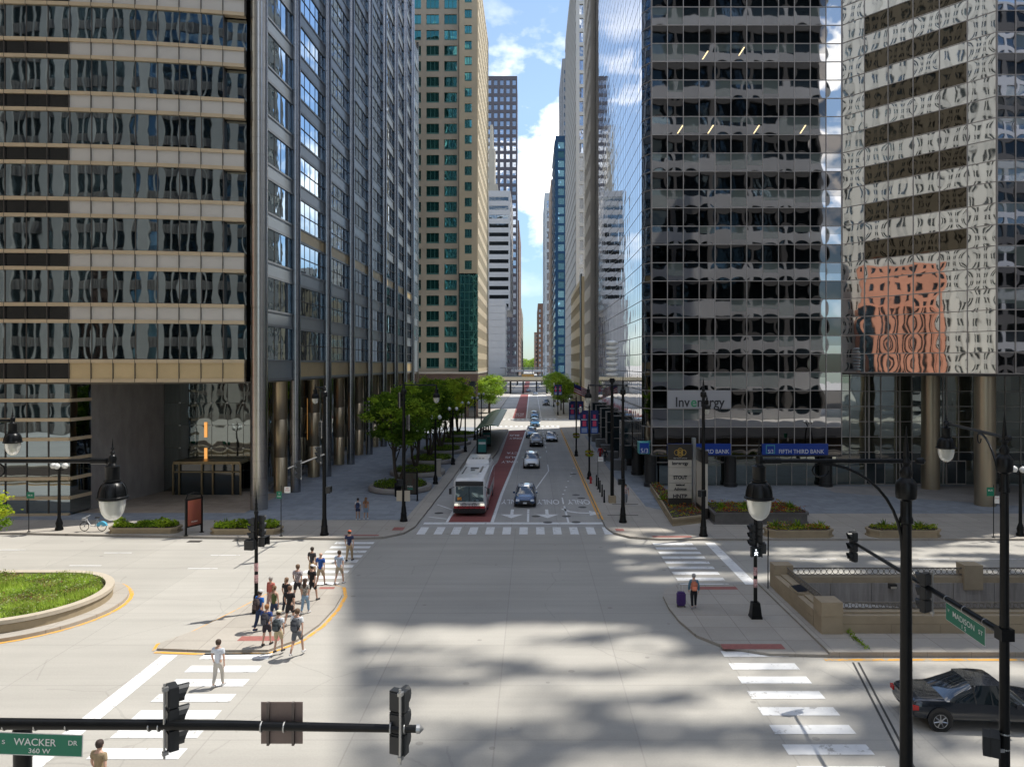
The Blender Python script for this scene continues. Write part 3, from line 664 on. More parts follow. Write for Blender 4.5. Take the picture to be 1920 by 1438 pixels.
for x,y,r in [(11.55,70.0,.58),(19.3,70.0,.58),(28.6,70.0,.58)]+[(11.35,77.5+7.4*i,.6) for i in range(6)]:
    mb=MB(); mb.lathe([(r*1.12,.15),(r*1.12,.5),(r,.52),(r,2.4),(r+.03,2.42),(r+.03,2.5),(r,2.52),(r,3.2)],(x,y,0),20); mb.build('column',DCOL,RT,smooth=True)
BCOL=mat('bronze_round_column',(.40,.34,.25),.36,metal=.85,var=.12,scale=.3,stretch=(1,1,.3))
for x,y in ((38.,68.6),(38.15,60.6),(49,60.6)):
    mb=MB(); mb.lathe([(.8,.15),(.8,11.0)],(x,y,0),28); mb.build('entrance_column',BCOL,RT,smooth=True,angle=60)
# street-side arcade boxes
for i in range(6):
    y=80.5+7.4*i; mb=MB(); mb.box(9.2,10.6,y,y+1.2,.15,1.3); mb.build('planter_box',mat('grey_stone_box',(.16,.16,.16),.6,var=.1,scale=3),RT)
for i in range(6):
    y=77.5+7.4*i; mb=MB()
    for z in (3.3,4.6,5.9):
        mb.box(9.55,10.7,y-.6,y-.53,z,z+.06); mb.box(9.55,10.7,y+.53,y+.6,z,z+.06); mb.box(9.5,9.56,y-.6,y+.6,z,z+.06)
    for yy in (y-.6,y+.55): mb.box(9.5,9.57,yy,yy+.06,1.9,5.96)
    mb.box(9.62,10.72,y-.5,y+.5,1.9,5.9,1); mb.build('bay_window',[MULR,DGL],RT)
# signs fixed to the tower
BLUE=mat('sign_blue',(.006,.045,.30),.35); TEALS=mat('sign_teal',(.1,.42,.40),.4)
for x0,x1 in ((22.0,28.3),(12.95,19.0)):
    mb=MB(); mb.box(x0,x1,68.72,68.92,3.36,4.42); s_=mb.build('bank_sign',BLUE,RT); y=68.71
    t=text('FIFTH THIRD BANK',.40,(x0+3.75,y,3.7),(1,0,0),(0,0,1),SIGNW,s_,width=4.3)
    mb=MB(); mb.box(x0+.35,x0+1.2,y-.02,y,3.48,4.3,0); mb.box(x0+.42,x0+1.13,y-.04,y-.018,3.55,4.23,1); mb.build('bank_emblem',[TEALS,BLUE],s_)
    text('5/3',.36,(x0+.78,y-.045,3.71),(1,0,0),(0,0,1),SIGNW,s_,width=.5)
mb=MB(); mb.box(10.25,11.25,68.75,69.9,3.45,4.55,0); mb.box(10.3,11.2,68.73,68.745,3.5,4.5,1); s_=mb.build('corner_sign',[TEALS,BLUE],RT); text('5/3',.45,(10.75,68.72,3.77),(1,0,0),(0,0,1),SIGNW,s_,width=.7)
mb=MB(); mb.box(12.98,19.05,68.85,68.93,7.78,9.5); s_=mb.build('company_sign',mat('sign_silver',(.42,.42,.44),.45,metal=.3),RT)
DK=mat('sign_dark',(.03,.03,.035),.4); GRN=mat('sign_leaf_green',(.05,.30,.14),.4)
text('Inv',.95,(14.45,68.84,8.42),(1,0,0),(0,0,1),DK,s_,width=1.35,bold=.02); text('e',.95,(15.5,68.84,8.42),(1,0,0),(0,0,1),GRN,s_,width=.55,bold=.02); text('nergy',.95,(17.15,68.84,8.42),(1,0,0),(0,0,1),DK,s_,width=2.6,bold=.02)
for px,py in ((1275,244),(1332,244),(1418,244),(1505,244),(1322,105),(1390,98)):       # lamps burning inside
    x,_,z=P(px,py,68.98); mb=MB(); mb.poly([(x-.3,68.955,z-.35),(x-.18,68.955,z-.35),(x+.35,68.955,z+.45),(x+.22,68.955,z+.45)]); mb.build('interior_lamp',mat('office_lamp',(1,.78,.42),.5,emit=.9),RT)
g=MB()
# ================= buildings farther along the street =================
GSTONE=mat('beige_stone',(.42,.365,.285),.8,var=.10,scale=.25,bump=.1)
GSTONE2=mat('golden_stone',(.52,.44,.31),.8,var=.08,scale=.25)
TEALG=glass('teal_window_glass',(.10,.30,.28),pil=.01,nzamp=.003,rnd=.35,diff=.25,blindcol=(.02,.12,.11))
TEALF=mat('teal_frame',(.05,.16,.14),.4)
bd=thing('stone_tower',(-19,175,0),'beige stone tower with square teal windows beyond the next crossing','office building')
facade(bd,(-28.1,160.8),(-16.1,160.8),10.3,26,3.48,3,2.8,2.3,.8,GSTONE,TEALG,d=.25,budget=78,frame=TEALF,mun=2)
facade(bd,(-16.1,160.0),(-12.1,160.0),32.2,20,3.48,1,1.55,2.0,.8,GSTONE2,TEALG,d=.25,budget=20,frame=TEALF,mun=2)
facade(bd,(-12.1,160.0),(-12.1,199),10.3,26,3.48,13,1.5,2.1,.8,GSTONE2,TEALG,d=.15)
mb=MB(); mb.box(-28,-16.3,161.3,198,.15,101); mb.box(-16.3,-12.4,160.4,198,10,101); mb.build('core',mat('dark_interior',(.02,.02,.02),.9),bd)
mb=MB(); mb.box(-16.05,-12.0,159.9,161,10.6,32,0)
for k in range(13): mb.box(-16.1,-11.9,159.8,161,10.6+k*1.74,10.72+k*1.74,1)
for x in (-15.9,-14.9,-13.9,-12.9,-12.1): mb.box(x-.05,x+.05,159.78,159.9,10.6,32,1)
mb.build('corner_bay',[TEALG,TEALF],bd)
mb=MB(); mb.box(-28.3,-11.9,159.6,199.2,9.9,10.3); mb.build('cornice',mat('pale_cornice',(.5,.46,.4),.7),bd)
BRG=mat('brown_granite',(.13,.085,.07),.5,var=.15,scale=.5)
mb=MB(); mb.box(-28.2,-12.0,160.2,160.9,.15,9.9,0); mb.box(-12.6,-12.05,160.9,199,.15,9.9,0)
for i in range(6): mb.box(-27+i*2.6,-25.4+i*2.6,160.05,160.19,.3,8.2,1)
for i in range(13): mb.box(-12.04,-11.98,161.5+i*2.9,163.4+i*2.9,.3,8.2,1)
mb.build('base_storeys',[BRG,DGL],bd)

def tower(name,label,x0,x1,y0,y1,h,wm,gm,fh,bw,ww,wh,sill=.9,z0=.15,side='L',cat='office building',budget=0,d=.25,front=True,roof=True,frontspec=None):
    o=thing(name,((x0+x1)/2,(y0+y1)/2,0),label,cat); nf=int((h-z0)/fh); top=h-z0-nf*fh
    if front: facade(o,(x0,y0),(x1,y0),z0,nf,fh,max(1,int((x1-x0)/bw)),ww,wh,sill,wm,gm,d=d,budget=budget,top=top)
    if side=='L': facade(o,(x1,y0),(x1,y1),z0,nf,fh,max(1,int((y1-y0)/bw)),ww,wh,sill,wm,gm,d=d*.6,top=top)   # faces +x
    if side=='R': facade(o,(x0,y1),(x0,y0),z0,nf,fh,max(1,int((y1-y0)/bw)),ww,wh,sill,wm,gm,d=d*.6,top=top)   # faces -x
    mb=MB(); mb.box(x0+.35,x1-.35,y0+.35,y1,z0,h-.3); mb.build('core',wm,o)
    return o
GR1=glass('grey_window_glass',(.16,.19,.22),pil=.01,nzamp=.003,rnd=.4,diff=.2,blindcol=(.05,.06,.07))
LITG=glass('pale_window_glass',(.45,.50,.58),pil=.01,nzamp=.003,rnd=.3,diff=.2,blindcol=(.4,.43,.48))
WHT=mat('white_concrete_panel',(.52,.53,.55),.75,var=.06,scale=.1)
DRK=mat('dark_metal_cladding',(.085,.08,.10),.5,var=.1,scale=.1)
LIME=mat('limestone',(.42,.39,.33),.85,var=.10,scale=.15)
BRN=mat('brown_brick',(.19,.125,.095),.9,var=.15,scale=.3)
tower('striped_tower','white tower banded with dark ribbon windows, left of the far street',-19.6,-9.6,320,366,89,WHT,GR1,3.95,10,8.6,1.75,1.1,z0=36,budget=14)
o=tower('white_annexe','blank white panelled block at the foot of the banded white tower',-19,-11.0,302,317,39,WHT,WHT,2.9,8,7.6,.08,1.4,side='')
facade(o,(-11.0,302),(-11.0,317),.15,11,3.4,4,2.2,1.7,.9,WHT,GR1,d=.1)
tower('dark_high_rise','very tall dark high-rise gridded with pale square windows, left of the sky gap',-31,-9.9,493,530,209,DRK,LITG,5.6,4.15,2.3,3.5,1.0,side='',budget=100,d=.5)
o=tower('deco_tower','narrow stone tower stepping back at its top, in front of the dark high-rise',-24.4,-19.2,400,412,112,LIME,GR1,4,1.7,.7,2.2,side='L')
mb=MB(); mb.box(-24,-20.6,401,411,112,132); mb.box(-23.6,-21.6,402,410,132,146,tx=.7,ty=.7); mb.build('setback',LIME,o)
tower('brown_slab','brown slab running along the far left kerb under the dark high-rise',-16,-9.6,531,640,118,BRN,GR1,4,3,1.4,2,side='L')
tower('pale_loft_block','pale low block at the far end of the left kerb',-18,-9.2,642,760,62,LIME,GR1,4,4,2.2,2.2,side='L')
# right side
o=tower('beige_office_block','tall beige office block with punched windows just past the mirror-glass tower',10.2,30,123.4,137.3,92,mat('beige_precast',(.60,.54,.46),.8,var=.08,scale=.3),LITG,4.1,2.7,1.7,2.1,side='R',front=False)
o=tower('banded_block','mid-rise tan block with dark vertical stripe, right side past the crossing',11.3,34,160,204,31.5,mat('tan_stone',(.46,.39,.27),.8,var=.08,scale=.3),DGL,3.9,3.6,2.6,2.0,side='R')
mb=MB(); mb.box(10.9,11.25,160.6,162.2,.2,32.2); mb.box(10.9,11.25,163.2,164,.2,32.2); mb.box(12,14,158.9,159.7,.2,32.6); mb.build('dark_stripe',DCOL,o)
mb=MB(); mb.box(13,18,166,170,31.5,34.5); mb.build('roof_plant',WHT,o)
o=thing('grey_high_rise',(22,240,0),'pale grey high-rise with a blank side wall and bright window strip, right side','office building')
PG=mat('pale_grey_stone',(.30,.30,.295),.8,var=.05,scale=.1)
facade(o,(12.8,208),(22,208),.15,38,4.,3,1.1,3.0,.6,mat('bright_grey_stone',(.50,.50,.49),.8),LITG,d=.4,budget=60)
mb=MB(); mb.box(12.75,24,208.6,274,.15,135)
for k in range(40): mb.box(12.6,12.74,208.4,274,2+k*3.3,2.06+k*3.3)
mb.build('side_wall',PG,o); mb=MB(); mb.box(14.5,24,209,274,135,160); mb.build('upper_block',PG,o)
TL=glass('teal_curtain_glass',(.01,.10,.26),pil=.01,nzamp=.004,rnd=.3,diff=.4,blindcol=(.0,.07,.10)); TLF=mat('teal_panel',(.0,.042,.11),.35)
o=thing('teal_tower',(13,330,0),'slim teal glass tower with a lit stack of square windows near its top','office building')
facade(o,(10.1,310),(15.2,310),.15,27,4.0,1,2.6,2.9,.5,TLF,glass('teal_tower_window',(.30,.5,.6),pil=.01,nzamp=.01,rnd=.8,diff=.3,blindcol=(.1,.3,.38)),d=.3,budget=27)
mb=MB(); mb.wall((10.1,350),(10.1,310),.15,109,0,0,(0,12,0,30)); 
for k in range(27): mb.hbar((10.1,350),(10.1,310),3+k*4,4.2+k*4,0,.3,1)
mb.box(10.3,15.1,310.6,350,.15,110.5,1); mb.box(15.25,16.2,309.5,350,.15,119,1); mb.build('side_wall',[TL,TLF],o)
tower('dark_grey_high_rise','dark grey high-rise seen above the teal tower',18,34,420,470,190,mat('slate_cladding',(.22,.23,.25),.7),GR1,5,4,2.2,2.4,side='R',d=.4)
tower('brown_high_rise','narrow brown high-rise behind the teal tower',9.6,16,355,395,103,mat('light_brown_stone',(.33,.26,.21),.8),GR1,4,3,1.4,2,side='R')
tower('pale_glass_tower','pale glass tower at the right of the sky gap',7.6,14,420,480,112,mat('pale_blue_panel',(.42,.47,.52),.5),LITG,6,5,4,4.2,side='R')
tower('old_brick_tower','old brown brick building at the far end of the right kerb',5.6,16,640,760,66,BRN,LITG,4.4,3.4,1.6,2.4,side='R')
tower('low_brick_tower','small brown building farthest down the right kerb',3.0,14,900,960,52,BRN,GR1,5,4,2,2.4,side='')
# ---------- buildings behind and beside the viewer that the glass reflects ----------
OP=mat('grey_limestone',(.40,.385,.35),.85,var=.12,scale=.2)
DW=glass('dark_sash_glass',(.12,.16,.18),pil=.01,nzamp=.002,rnd=.4,diff=.3,blindcol=(.02,.03,.035))
RIB=mat('fluted_spandrel',(.20,.18,.16),.8)
def pilaster_block(name,label,p0,p1,h,wm,z0=.1,fh=5.0,bw=4.4,depth=24,dw=DW,rib=RIB,pw=1.5):
    a=Vector(p0);b=Vector(p1); d=(b-a).normalized(); n=Vector((d.y,-d.x)); L=(b-a).length
    o=thing(name,((a.x+b.x)/2,(a.y+b.y)/2,0),label,'office building')
    g=MB(); g.wall(p0,p1,z0,h,0,0,(0,L/2.2,0,h/2.5)); g.build('windows',dw,o)['kind']='stuff'
    g=MB(); nb=int(L/bw)
    for i in range(nb+1): g.mull(p0,p1,max(.5,min(L-.5,i*bw)),z0,h,pw,0,.6)
    for i in range(0,nb): g.mull(p0,p1,(i+.5)*bw,z0,h,.35,0,.25)
    for k in range(int((h-z0)/fh)): 
        g.hbar(p0,p1,z0+k*fh,z0+k*fh+1.7,0,.18,1)
        for i in range(int(L/.55)): g.mull(p0,p1,i*.55+.2,z0+k*fh,z0+k*fh+1.7,.22,.18,.3,1)
    g.build('pilasters',[wm,rib],o)
    g=MB(); q=[a-n*.3,b-n*.3,b-n*depth,a-n*depth]; g.prism([(v.x,v.y) for v in q],z0,h-.2); g.build('core',wm,o)
    return o
pilaster_block('limestone_block','grey limestone block with fluted spandrels, mirrored in the left tower',(-17,-18),(-150,-18),115,OP,bw=4.6)
pilaster_block('sunlit_limestone_block','sunlit pale limestone block, mirrored in the sawtooth bay',(-84,2),(-84,100),125,mat('cream_limestone',(.60,.59,.54),.85,var=.08,scale=.2),bw=3.1,fh=3.9,rib=mat('cream_spandrel',(.5,.5,.47),.8),pw=1.5)
SAL=mat('salmon_brick',(.62,.29,.19),.85,var=.12,scale=.4)
o=pilaster_block('salmon_block','salmon brick block with tall columns, mirrored in the sawtooth bay',(-78,22),(-78,39),25,SAL,bw=2.9,fh=27,depth=5,rib=SAL,pw=1.3)
facade(o,(-78,22),(-78,39),25,3,3.4,6,1.2,1.9,.8,SAL,DW,d=.3)
# concrete frame tower
CF=mat('grey_concrete_frame',(.37,.365,.35),.85,var=.08,scale=.2)
o=thing('concrete_frame_tower',(44,-30,0),'grey concrete frame tower with deep dark windows, mirrored in the right tower','office building')
facade(o,(63.5,-20),(15,-20),.1,15,7.8,6,6.9,4.7,1.9,CF,DW,d=.7)
g=MB(); g.box(15.4,63,-44,-20.4,.1,117); g.build('core',CF,o)
tower('blue_glass_slab','blue glass slab with white frames, mirrored in the outer bay of the right tower',90,150,-60,-20,80,WHT,GR1,5,5,4,3.4,side='')
facade(bpy.data.objects['blue_glass_slab'],(150,-18),(84,-18),.1,16,5,13,4.,3.3,.9,WHT,GR1,d=.4)
# added unseen tower: crown holes shaped to throw shade and dapples on the junction
nzf=__import__('mathutils').noise
def lit(x,y):  # invented layout of sun patches, cut into the screen as holes
    v=nzf.noise(Vector((x/5.2+3,y/.85,1.7)))+.5*nzf.noise(Vector((x/1.9,y/.6,9.2)))
    def sm(a,b,t): t=max(0,min(1,(t-a)/(b-a))); return t*t*(3-2*t)
    k=-1
    if y<33.2 and not (x>6.2 and y>29.4): k=max(k,-.04+.08*sm(33.2,30,y)+(.10 if 27<y<30.5 else 0) - (.30 if 22.2<y<24.2 and x<8.5 else 0) - (.1 if x>9 else 0)- (.9 if y<21 else 0))
    if x>5.4 and 39.5<y<52: k=max(k,-.20+.06*sm(40,46,y)+(.18 if x>16 else 0))
    if x>11 and 51<y<58: k=max(k,-.10)
    if y<22.0 and x>1 and x<9: k=max(k,.25 if y>20.6 else -1)
    return k>-1 and v+k>.03
o=thing('shade_tower',(66,52,0),'added unseen tower whose pierced crown shades and dapples the junction, right of view','office building')
T62=math.tan(R(EL)); WL=[(51.8,103.),(57.4,82.6),(63.8,59.6),(72,30.),(80,2.)]
g=MB(); ZR=147.
for a,b in zip(WL,WL[1:]):
    a=Vector(a);b=Vector(b); L=(b-a).length; n=int(L/.42)
    for i in range(n):
        p=a+(b-a)*(i/n); q=a+(b-a)*((i+1)/n); c=(p+q)/2; z=38.; run=None
        while z<ZR+.01:
            t=(z+.35)/T62; hole=lit(c.x-SX*t,c.y-SY*t) and z<ZR-1.5
            if not hole and run is None: run=z
            if (hole or z+.7>ZR) and run is not None:
                e=z if hole else ZR; g.poly([(p.x,p.y,run),(q.x,q.y,run),(q.x,q.y,e),(p.x,p.y,e)]); run=None
            z+=.7
g.build('dapple_screen',mat('dapple_screen_grey',(.3,.3,.31),.7),o)
g=MB(); g.prism(WL+[(112,2),(100,103)],0,38); g.build('shade_tower_base',CF,o)

# ---------- elevated railway across the street, and things beyond ----------
o=thing('elevated_railway',(0,294,0),'elevated railway bridge crossing over the far street','bridge')
g=MB(); g.box(-30,32,290,300,5.0,6.5,0); g.box(-30,32,289.7,290,5.6,6.9,1); g.build('deck',[mat('bridge_girder',(.13,.12,.11),.6),mat('cream_fascia',(.55,.50,.36),.6)],o)
g=MB()
for i in range(45): g.box(-30+i*1.4,-29.93+i*1.4,289.8,289.86,6.9,8.1)
g.box(-30,32,289.8,289.88,8.05,8.15); g.box(-30,32,289.8,289.88,7.4,7.46); g.build('railing',mat('grey_green_rail',(.22,.28,.27),.5),o)
g=MB()
for x in (-8.7,-3.5,2.0,6.2):
    for y in (290.6,299): g.box(x-.25,x+.25,y,y+.5,0,5)
g.build('pier',BLK,o)
g=MB(); g.box(-4,1,291,291.2,6.6,8.0); g.build('sign_panel',mat('orange_board',(.5,.28,.06),.6),o)
g=MB(); g.box(-12,14,296,299,6.5,7.4); 
for i in range(7): g.box(-11+i*3.7,-10.7+i*3.7,296,296.3,7.4,10.4)
g.box(-13,9,295.5,300,10.4,10.7); g.build('platform_canopy',mat('station_grey',(.2,.22,.24),.6),o)
o=thing('far_footbridge',(0,420,0),'second pale bridge far down the street','bridge')
g=MB(); g.box(-12,8,420,424,7.5,9,0); g.build('deck',WHT,o); g=MB(); g.box(-8.8,-8,420,421,0,7.5); g.box(5.6,6.2,420,421,0,7.5); g.build('pier',BLK,o)
struct((lambda q:(q.box(-60,60,1600,1604,0,9),q)[1])(MB()).build('far_park_edge',mat('far_green',(.07,.14,.05),.9,var=.3,scale=.2)))

# ================= trees =================
def leafmat(name,c,tl=.5):
    if name in MT: return MT[name]
    m=bpy.data.materials.new(name); m.use_nodes=True; MT[name]=m; n=m.node_tree.nodes; l=m.node_tree.links
    n.remove(n['Principled BSDF']); d=n.new('ShaderNodeBsdfDiffuse'); t=n.new('ShaderNodeBsdfTranslucent'); x=n.new('ShaderNodeMixShader'); x.inputs[0].default_value=tl
    g=n.new('ShaderNodeNewGeometry'); w_=n.new('ShaderNodeTexWhiteNoise'); w_.noise_dimensions='3D'
    z=n.new('ShaderNodeTexNoise'); z.inputs['Scale'].default_value=1.1; l.new(g.outputs['Position'],z.inputs[0])
    mr=n.new('ShaderNodeMapRange'); mr.inputs[1].default_value=.3; mr.inputs[2].default_value=.7; mr.inputs[3].default_value=.62; mr.inputs[4].default_value=1.45; l.new(z.outputs[0],mr.inputs[0])
    v=n.new('ShaderNodeVectorMath'); v.operation='SCALE'; v.inputs[0].default_value=c; l.new(mr.outputs[0],v.inputs['Scale'])
    l.new(v.outputs[0],d.inputs[0]); l.new(v.outputs[0],t.inputs[0]); l.new(d.outputs[0],x.inputs[1]); l.new(t.outputs[0],x.inputs[2]); l.new(x.outputs[0],n['Material Output'].inputs[0]); return m
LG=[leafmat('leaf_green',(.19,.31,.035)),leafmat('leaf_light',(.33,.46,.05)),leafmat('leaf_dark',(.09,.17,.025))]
LY=[leafmat('leaf_yellow',(.58,.64,.06)),leafmat('leaf_lime',(.45,.58,.06)),leafmat('leaf_green',(.19,.31,.035))]
LP=[leafmat('leaf_pale',(.36,.50,.13)),leafmat('leaf_light',(.33,.46,.05)),leafmat('leaf_green',(.19,.31,.035))]
BARK=mat('bark',(.075,.06,.045),.9,var=.3,scale=5,stretch=(1,1,.3),bump=.5)
def leaf(mb,p,s,rng,m):
    a=Vector((rng.gauss(0,1),rng.gauss(0,1),rng.gauss(0,.6))).normalized(); b=Vector((rng.gauss(0,1),rng.gauss(0,1),rng.gauss(0,1))); b=(b-a*b.dot(a)).normalized()
    p=Vector(p); mb.poly([p-a*s,p+b*s*.42,p+a*s,p-b*s*.42],m)
def make_tree(name,h,zc,rx,rz,nc,per,ls,mats,seed,trunk=.16,lean=0,low=1.4,multi=3,label='',cat='tree',flat=1.):
    rng=random.Random(seed); root=thing(name,(0,0,0),label,cat)
    tb=MB(); lb=MB(); ends=[]
    cl=[]
    for i in range(nc):
        while True:
            u=Vector((rng.uniform(-1,1),rng.uniform(-1,1),rng.uniform(-1,1)))
            if .25<u.length<1: break
        if u.length<.62 and rng.random()<.6: u=u.normalized()*rng.uniform(.65,1)
        k=.80+.35*nzf.noise(u*1.6+Vector((seed,0,0)))
        cl.append(Vector((u.x*rx*k,u.y*rx*k,zc+u.z*rz*k)))
    for c in cl:
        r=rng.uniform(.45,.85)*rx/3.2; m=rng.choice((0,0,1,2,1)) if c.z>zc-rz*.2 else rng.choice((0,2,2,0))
        for _ in range(per):
            q=Vector((rng.gauss(0,1),rng.gauss(0,1),rng.gauss(0,.5)))*r*.52
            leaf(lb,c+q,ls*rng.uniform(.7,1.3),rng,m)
    for s_ in range(multi):
        a=2*math.pi*s_/multi+rng.uniform(-.4,.4); sp=.22*rx
        mid=Vector((math.cos(a)*sp*.6,math.sin(a)*sp*.6,low)); top=Vector((math.cos(a)*sp*1.5,math.sin(a)*sp*1.5,zc+rz*.25))
        if multi==1: mid=Vector((0,0,low)); top=Vector((.1,0,zc+rz*.4))
        tb.tube([(math.cos(a)*.08*(multi>1),math.sin(a)*.08*(multi>1),-.05),mid*.5+Vector((0,0,-.0)),mid,(mid+top)/2+Vector((rng.uniform(-.1,.1),rng.uniform(-.1,.1),0)),top],[trunk*1.25,trunk,trunk*.85,trunk*.6,trunk*.25],7)
        ends.append((mid,top))
    for c in rng.sample(cl,min(len(cl),26)):
        mid,top=ends[rng.randrange(len(ends))]; s0=mid.lerp(top,rng.uniform(.0,.8)); m_=s0.lerp(c,.5)+Vector((0,0,-.08*rx))
        tb.tube([s0,m_,c],[trunk*.4,trunk*.25,trunk*.08],5)
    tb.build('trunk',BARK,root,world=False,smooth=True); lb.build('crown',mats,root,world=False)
    return root
# round stone planters with trees on the left pavement
STN=mat('planter_granite',(.30,.28,.26),.6,var=.12,scale=2,bump=.15)
SOIL=mat('soil',(.05,.035,.025),.95,var=.3,scale=4)
def shrub_stuff(mb,poly_fn,n,z,hh,s,rng,nm=3):
    for _ in range(n):
        x,y,e=poly_fn(rng)
        leaf(mb,(x,y,z+rng.random()*hh*e),s*rng.uniform(.7,1.3),rng,rng.randrange(nm))
def make_planter(r,seed,name='tree_planter'):
    rng=random.Random(seed); root=thing(name,(0,0,.15),'round granite planter','planter')
    mb=MB(); mb.lathe([(r-.12,0),(r,.08),(r+.02,.3),(r-.05,.45),(r-.2,.5),(r-.42,.48),(r-.45,.3)],(0,0,0),40,caps=False); mb.build('stone_rim',STN,root,world=False,smooth=True)
    mb=MB(); mb.lathe([(r-.43,.33),(r*.6,.5),(r*.3,.62),(.01,.66)],(0,0,0),24,caps=False); mb.build('soil',SOIL,root,world=False)
    mb=MB()
    def fn(g_): 
        t=g_.uniform(0,6.283); q=math.sqrt(g_.random())*(r-.5); return (math.cos(t)*q,math.sin(t)*q,1.2-.5*q/r)
    shrub_stuff(mb,fn,2600,.48,.42,.085,rng); mb.build('ground_cover',[leafmat('leaf_green',(.19,.31,.035)),leafmat('leaf_dark',(.09,.17,.025)),leafmat('leaf_light',(.33,.46,.05))],root,world=False)
    return root
pl=make_planter(2.95,3); tr=[make_tree('planter_tree',9.8,6.3,3.5,3.6,120,110,.16,LG,11,label='x'),make_tree('planter_tree',9.6,6.4,3.2,3.5,110,105,.16,LG,23,label='x'),make_tree('planter_tree',9.8,6.6,3.3,3.3,110,105,.17,LY,37,label='x')]
PY=[68.2,77.8,87.4,97.,107.,118.]
ordn=['nearest of the row, by the poster kiosk','second from the nearest','third along the row','fourth along the row','fifth along the row, beside the shelter','last of the row, near the crossing']
tn=['broad green tree, nearest of the planter row','green tree second in the planter row','green tree third in the planter row, behind the globe lamps','yellow-green tree fourth in the planter row','yellow tree fifth in the planter row, before the last','bright yellow tree at the far end of the planter row']
for i,y in enumerate(PY):
    x=-12.45+.12*i; place(pl,(x,y,.15),i*.7,'round granite planter with ground cover, '+ordn[i],'round planters on the left pavement')
    t=place(tr[[0,1,0,2,2,2][i]],(x-.2,y+.1,.55),i*1.3,tn[i],'trees in the round planters'); t.scale=[(1,1,1),(1.0,1.0,.98),(.95,.95,1.02),(1.05,1.05,1),(.95,.95,.97),(.9,.9,.98)][i]
ft=make_tree('street_tree',10,6.3,4.2,4.0,130,55,.2,LP,51,trunk=.18,label='x',multi=1,low=2.5)
for i,(x,y,s_,l_) in enumerate(((-7.9-1.6,163,1,'large pale green street tree on the left just past the crossing'),(-10.5,176,.9,'pale green street tree behind the large one on the left'),(7.6,172,.92,'street tree on the right past the crossing, nearest to it'),(7.6,187,.95,'street tree on the right, second past the crossing'),(7.4,205,1,'street tree on the right, third past the crossing'),(7.3,226,1,'street tree on the right, farthest one before the bridge'))):
    place(ft,(x,y,.15),i,l_,'street trees past the crossing').scale=(s_,s_,s_)
for i,(x,y,s_) in enumerate(((-12,1000,2.2),(-4,1040,2.0),(4,1010,2.3))):
    place(ft,(x,y,0),i,['distant tree left of the middle at the end of the street','distant tree in the middle at the end of the street','distant tree right of the middle at the end of the street'][i],'distant trees at the end of the street').scale=(s_,s_,s_*.95)
# tree at the left edge of the picture in the median
nt_=make_tree('median_tree',5.8,3.9,2.3,1.9,95,90,.10,LY,77,trunk=.09,label='x',low=1.2); place(nt_,(-28.9,36.6,.5),0,'yellow-leaved small tree reaching in at the left edge')

# left median: stone planter with grasses
o=thing('median_planter',(-30,35.3,0),'long curved concrete planter full of bright green grasses in the roadway on the left','planter')
def stad(r,x=-25.2,y=35.3,xe=-60): return [(xe,y-r)]+arc(x,y,r,-90,90,28)+[(xe,y+r)]
mb=MB(); mb.prism(stad(4.75),0,.16,0); mb.build('apron',SIDE,o)
mb=MB(); mb.prism(stad(4.05),.16,.52,0); mb.ring(stad(3.98),-.0,.53,0,w1=.02); 
mb.build('planter_wall',TAN,o)
mb=MB(); cp=stad(4.12); ci=stad(3.72)
for k in range(len(cp)-1):
    mb.poly([(*cp[k],.74),(*cp[k+1],.74),(*ci[k+1],.74),(*ci[k],.74)]); mb.poly([(*cp[k],.56),(*cp[k+1],.56),(*cp[k+1],.74),(*cp[k],.74)]); mb.poly([(*ci[k],.5),(*ci[k],.74),(*ci[k+1],.74),(*ci[k+1],.5)]); mb.poly([(*cp[k],.56),(*ci[k],.53),(*ci[k+1],.53),(*cp[k+1],.56)])
mb.build('coping',mat('coping_stone',(.50,.44,.35),.75,var=.08,scale=1.5),o)
mb=MB(); mb.prism(stad(3.75),.5,.58,0); mb.build('soil',SOIL,o)
mb=MB(); rng=random.Random(5)
for _ in range(26000):
    x=rng.uniform(-33,-21.4); y=rng.uniform(31.6,39.0)
    dx=max(0,x+25.2); dy=y-35.3
    if math.hypot(dx,dy)>3.6: continue
    k=nzf.noise(Vector((x*.7,y*.7,4))); hh=(.16+.45*max(0,k+.1))*rng.uniform(.4,1.4); a=rng.uniform(0,6.28); w_=.02; ln=.18*rng.uniform(.2,1.4)
    m=0 if k>.08 else (1 if k>-.22 else 2)
    if k<-.12 and rng.random()<.12: m=3
    b=Vector((x,y,.57)); dvec=Vector((math.cos(a),math.sin(a),0)); n_=Vector((-dvec.y,dvec.x,0))*w_
    mb.poly([b-n_,b+n_,b+dvec*ln+Vector((0,0,hh))],m)
for _ in range(12000):
    x=rng.uniform(-33,-21.4); y=rng.uniform(31.6,39.0)
    if math.hypot(max(0,x+25.2),y-35.3)>3.6: continue
    k=nzf.noise(Vector((x*.55+9,y*.55,8))); leaf(mb,(x,y,.6+rng.random()*(.18+.5*max(0,k))),.05*rng.uniform(.7,1.5),rng,rng.choice((2,2,1,1,4) if k>0 else (0,1,4,0)) if rng.random()>.02 else 3)
mb.build('grasses',[leafmat('grass_lime',(.42,.55,.10)),leafmat('grass_green',(.27,.40,.06)),leafmat('grass_olive',(.28,.30,.09)),leafmat('grass_rust',(.45,.20,.12)),leafmat('grass_pale',(.50,.56,.30))],o)['kind']='stuff'
for k in (0,):
    pass
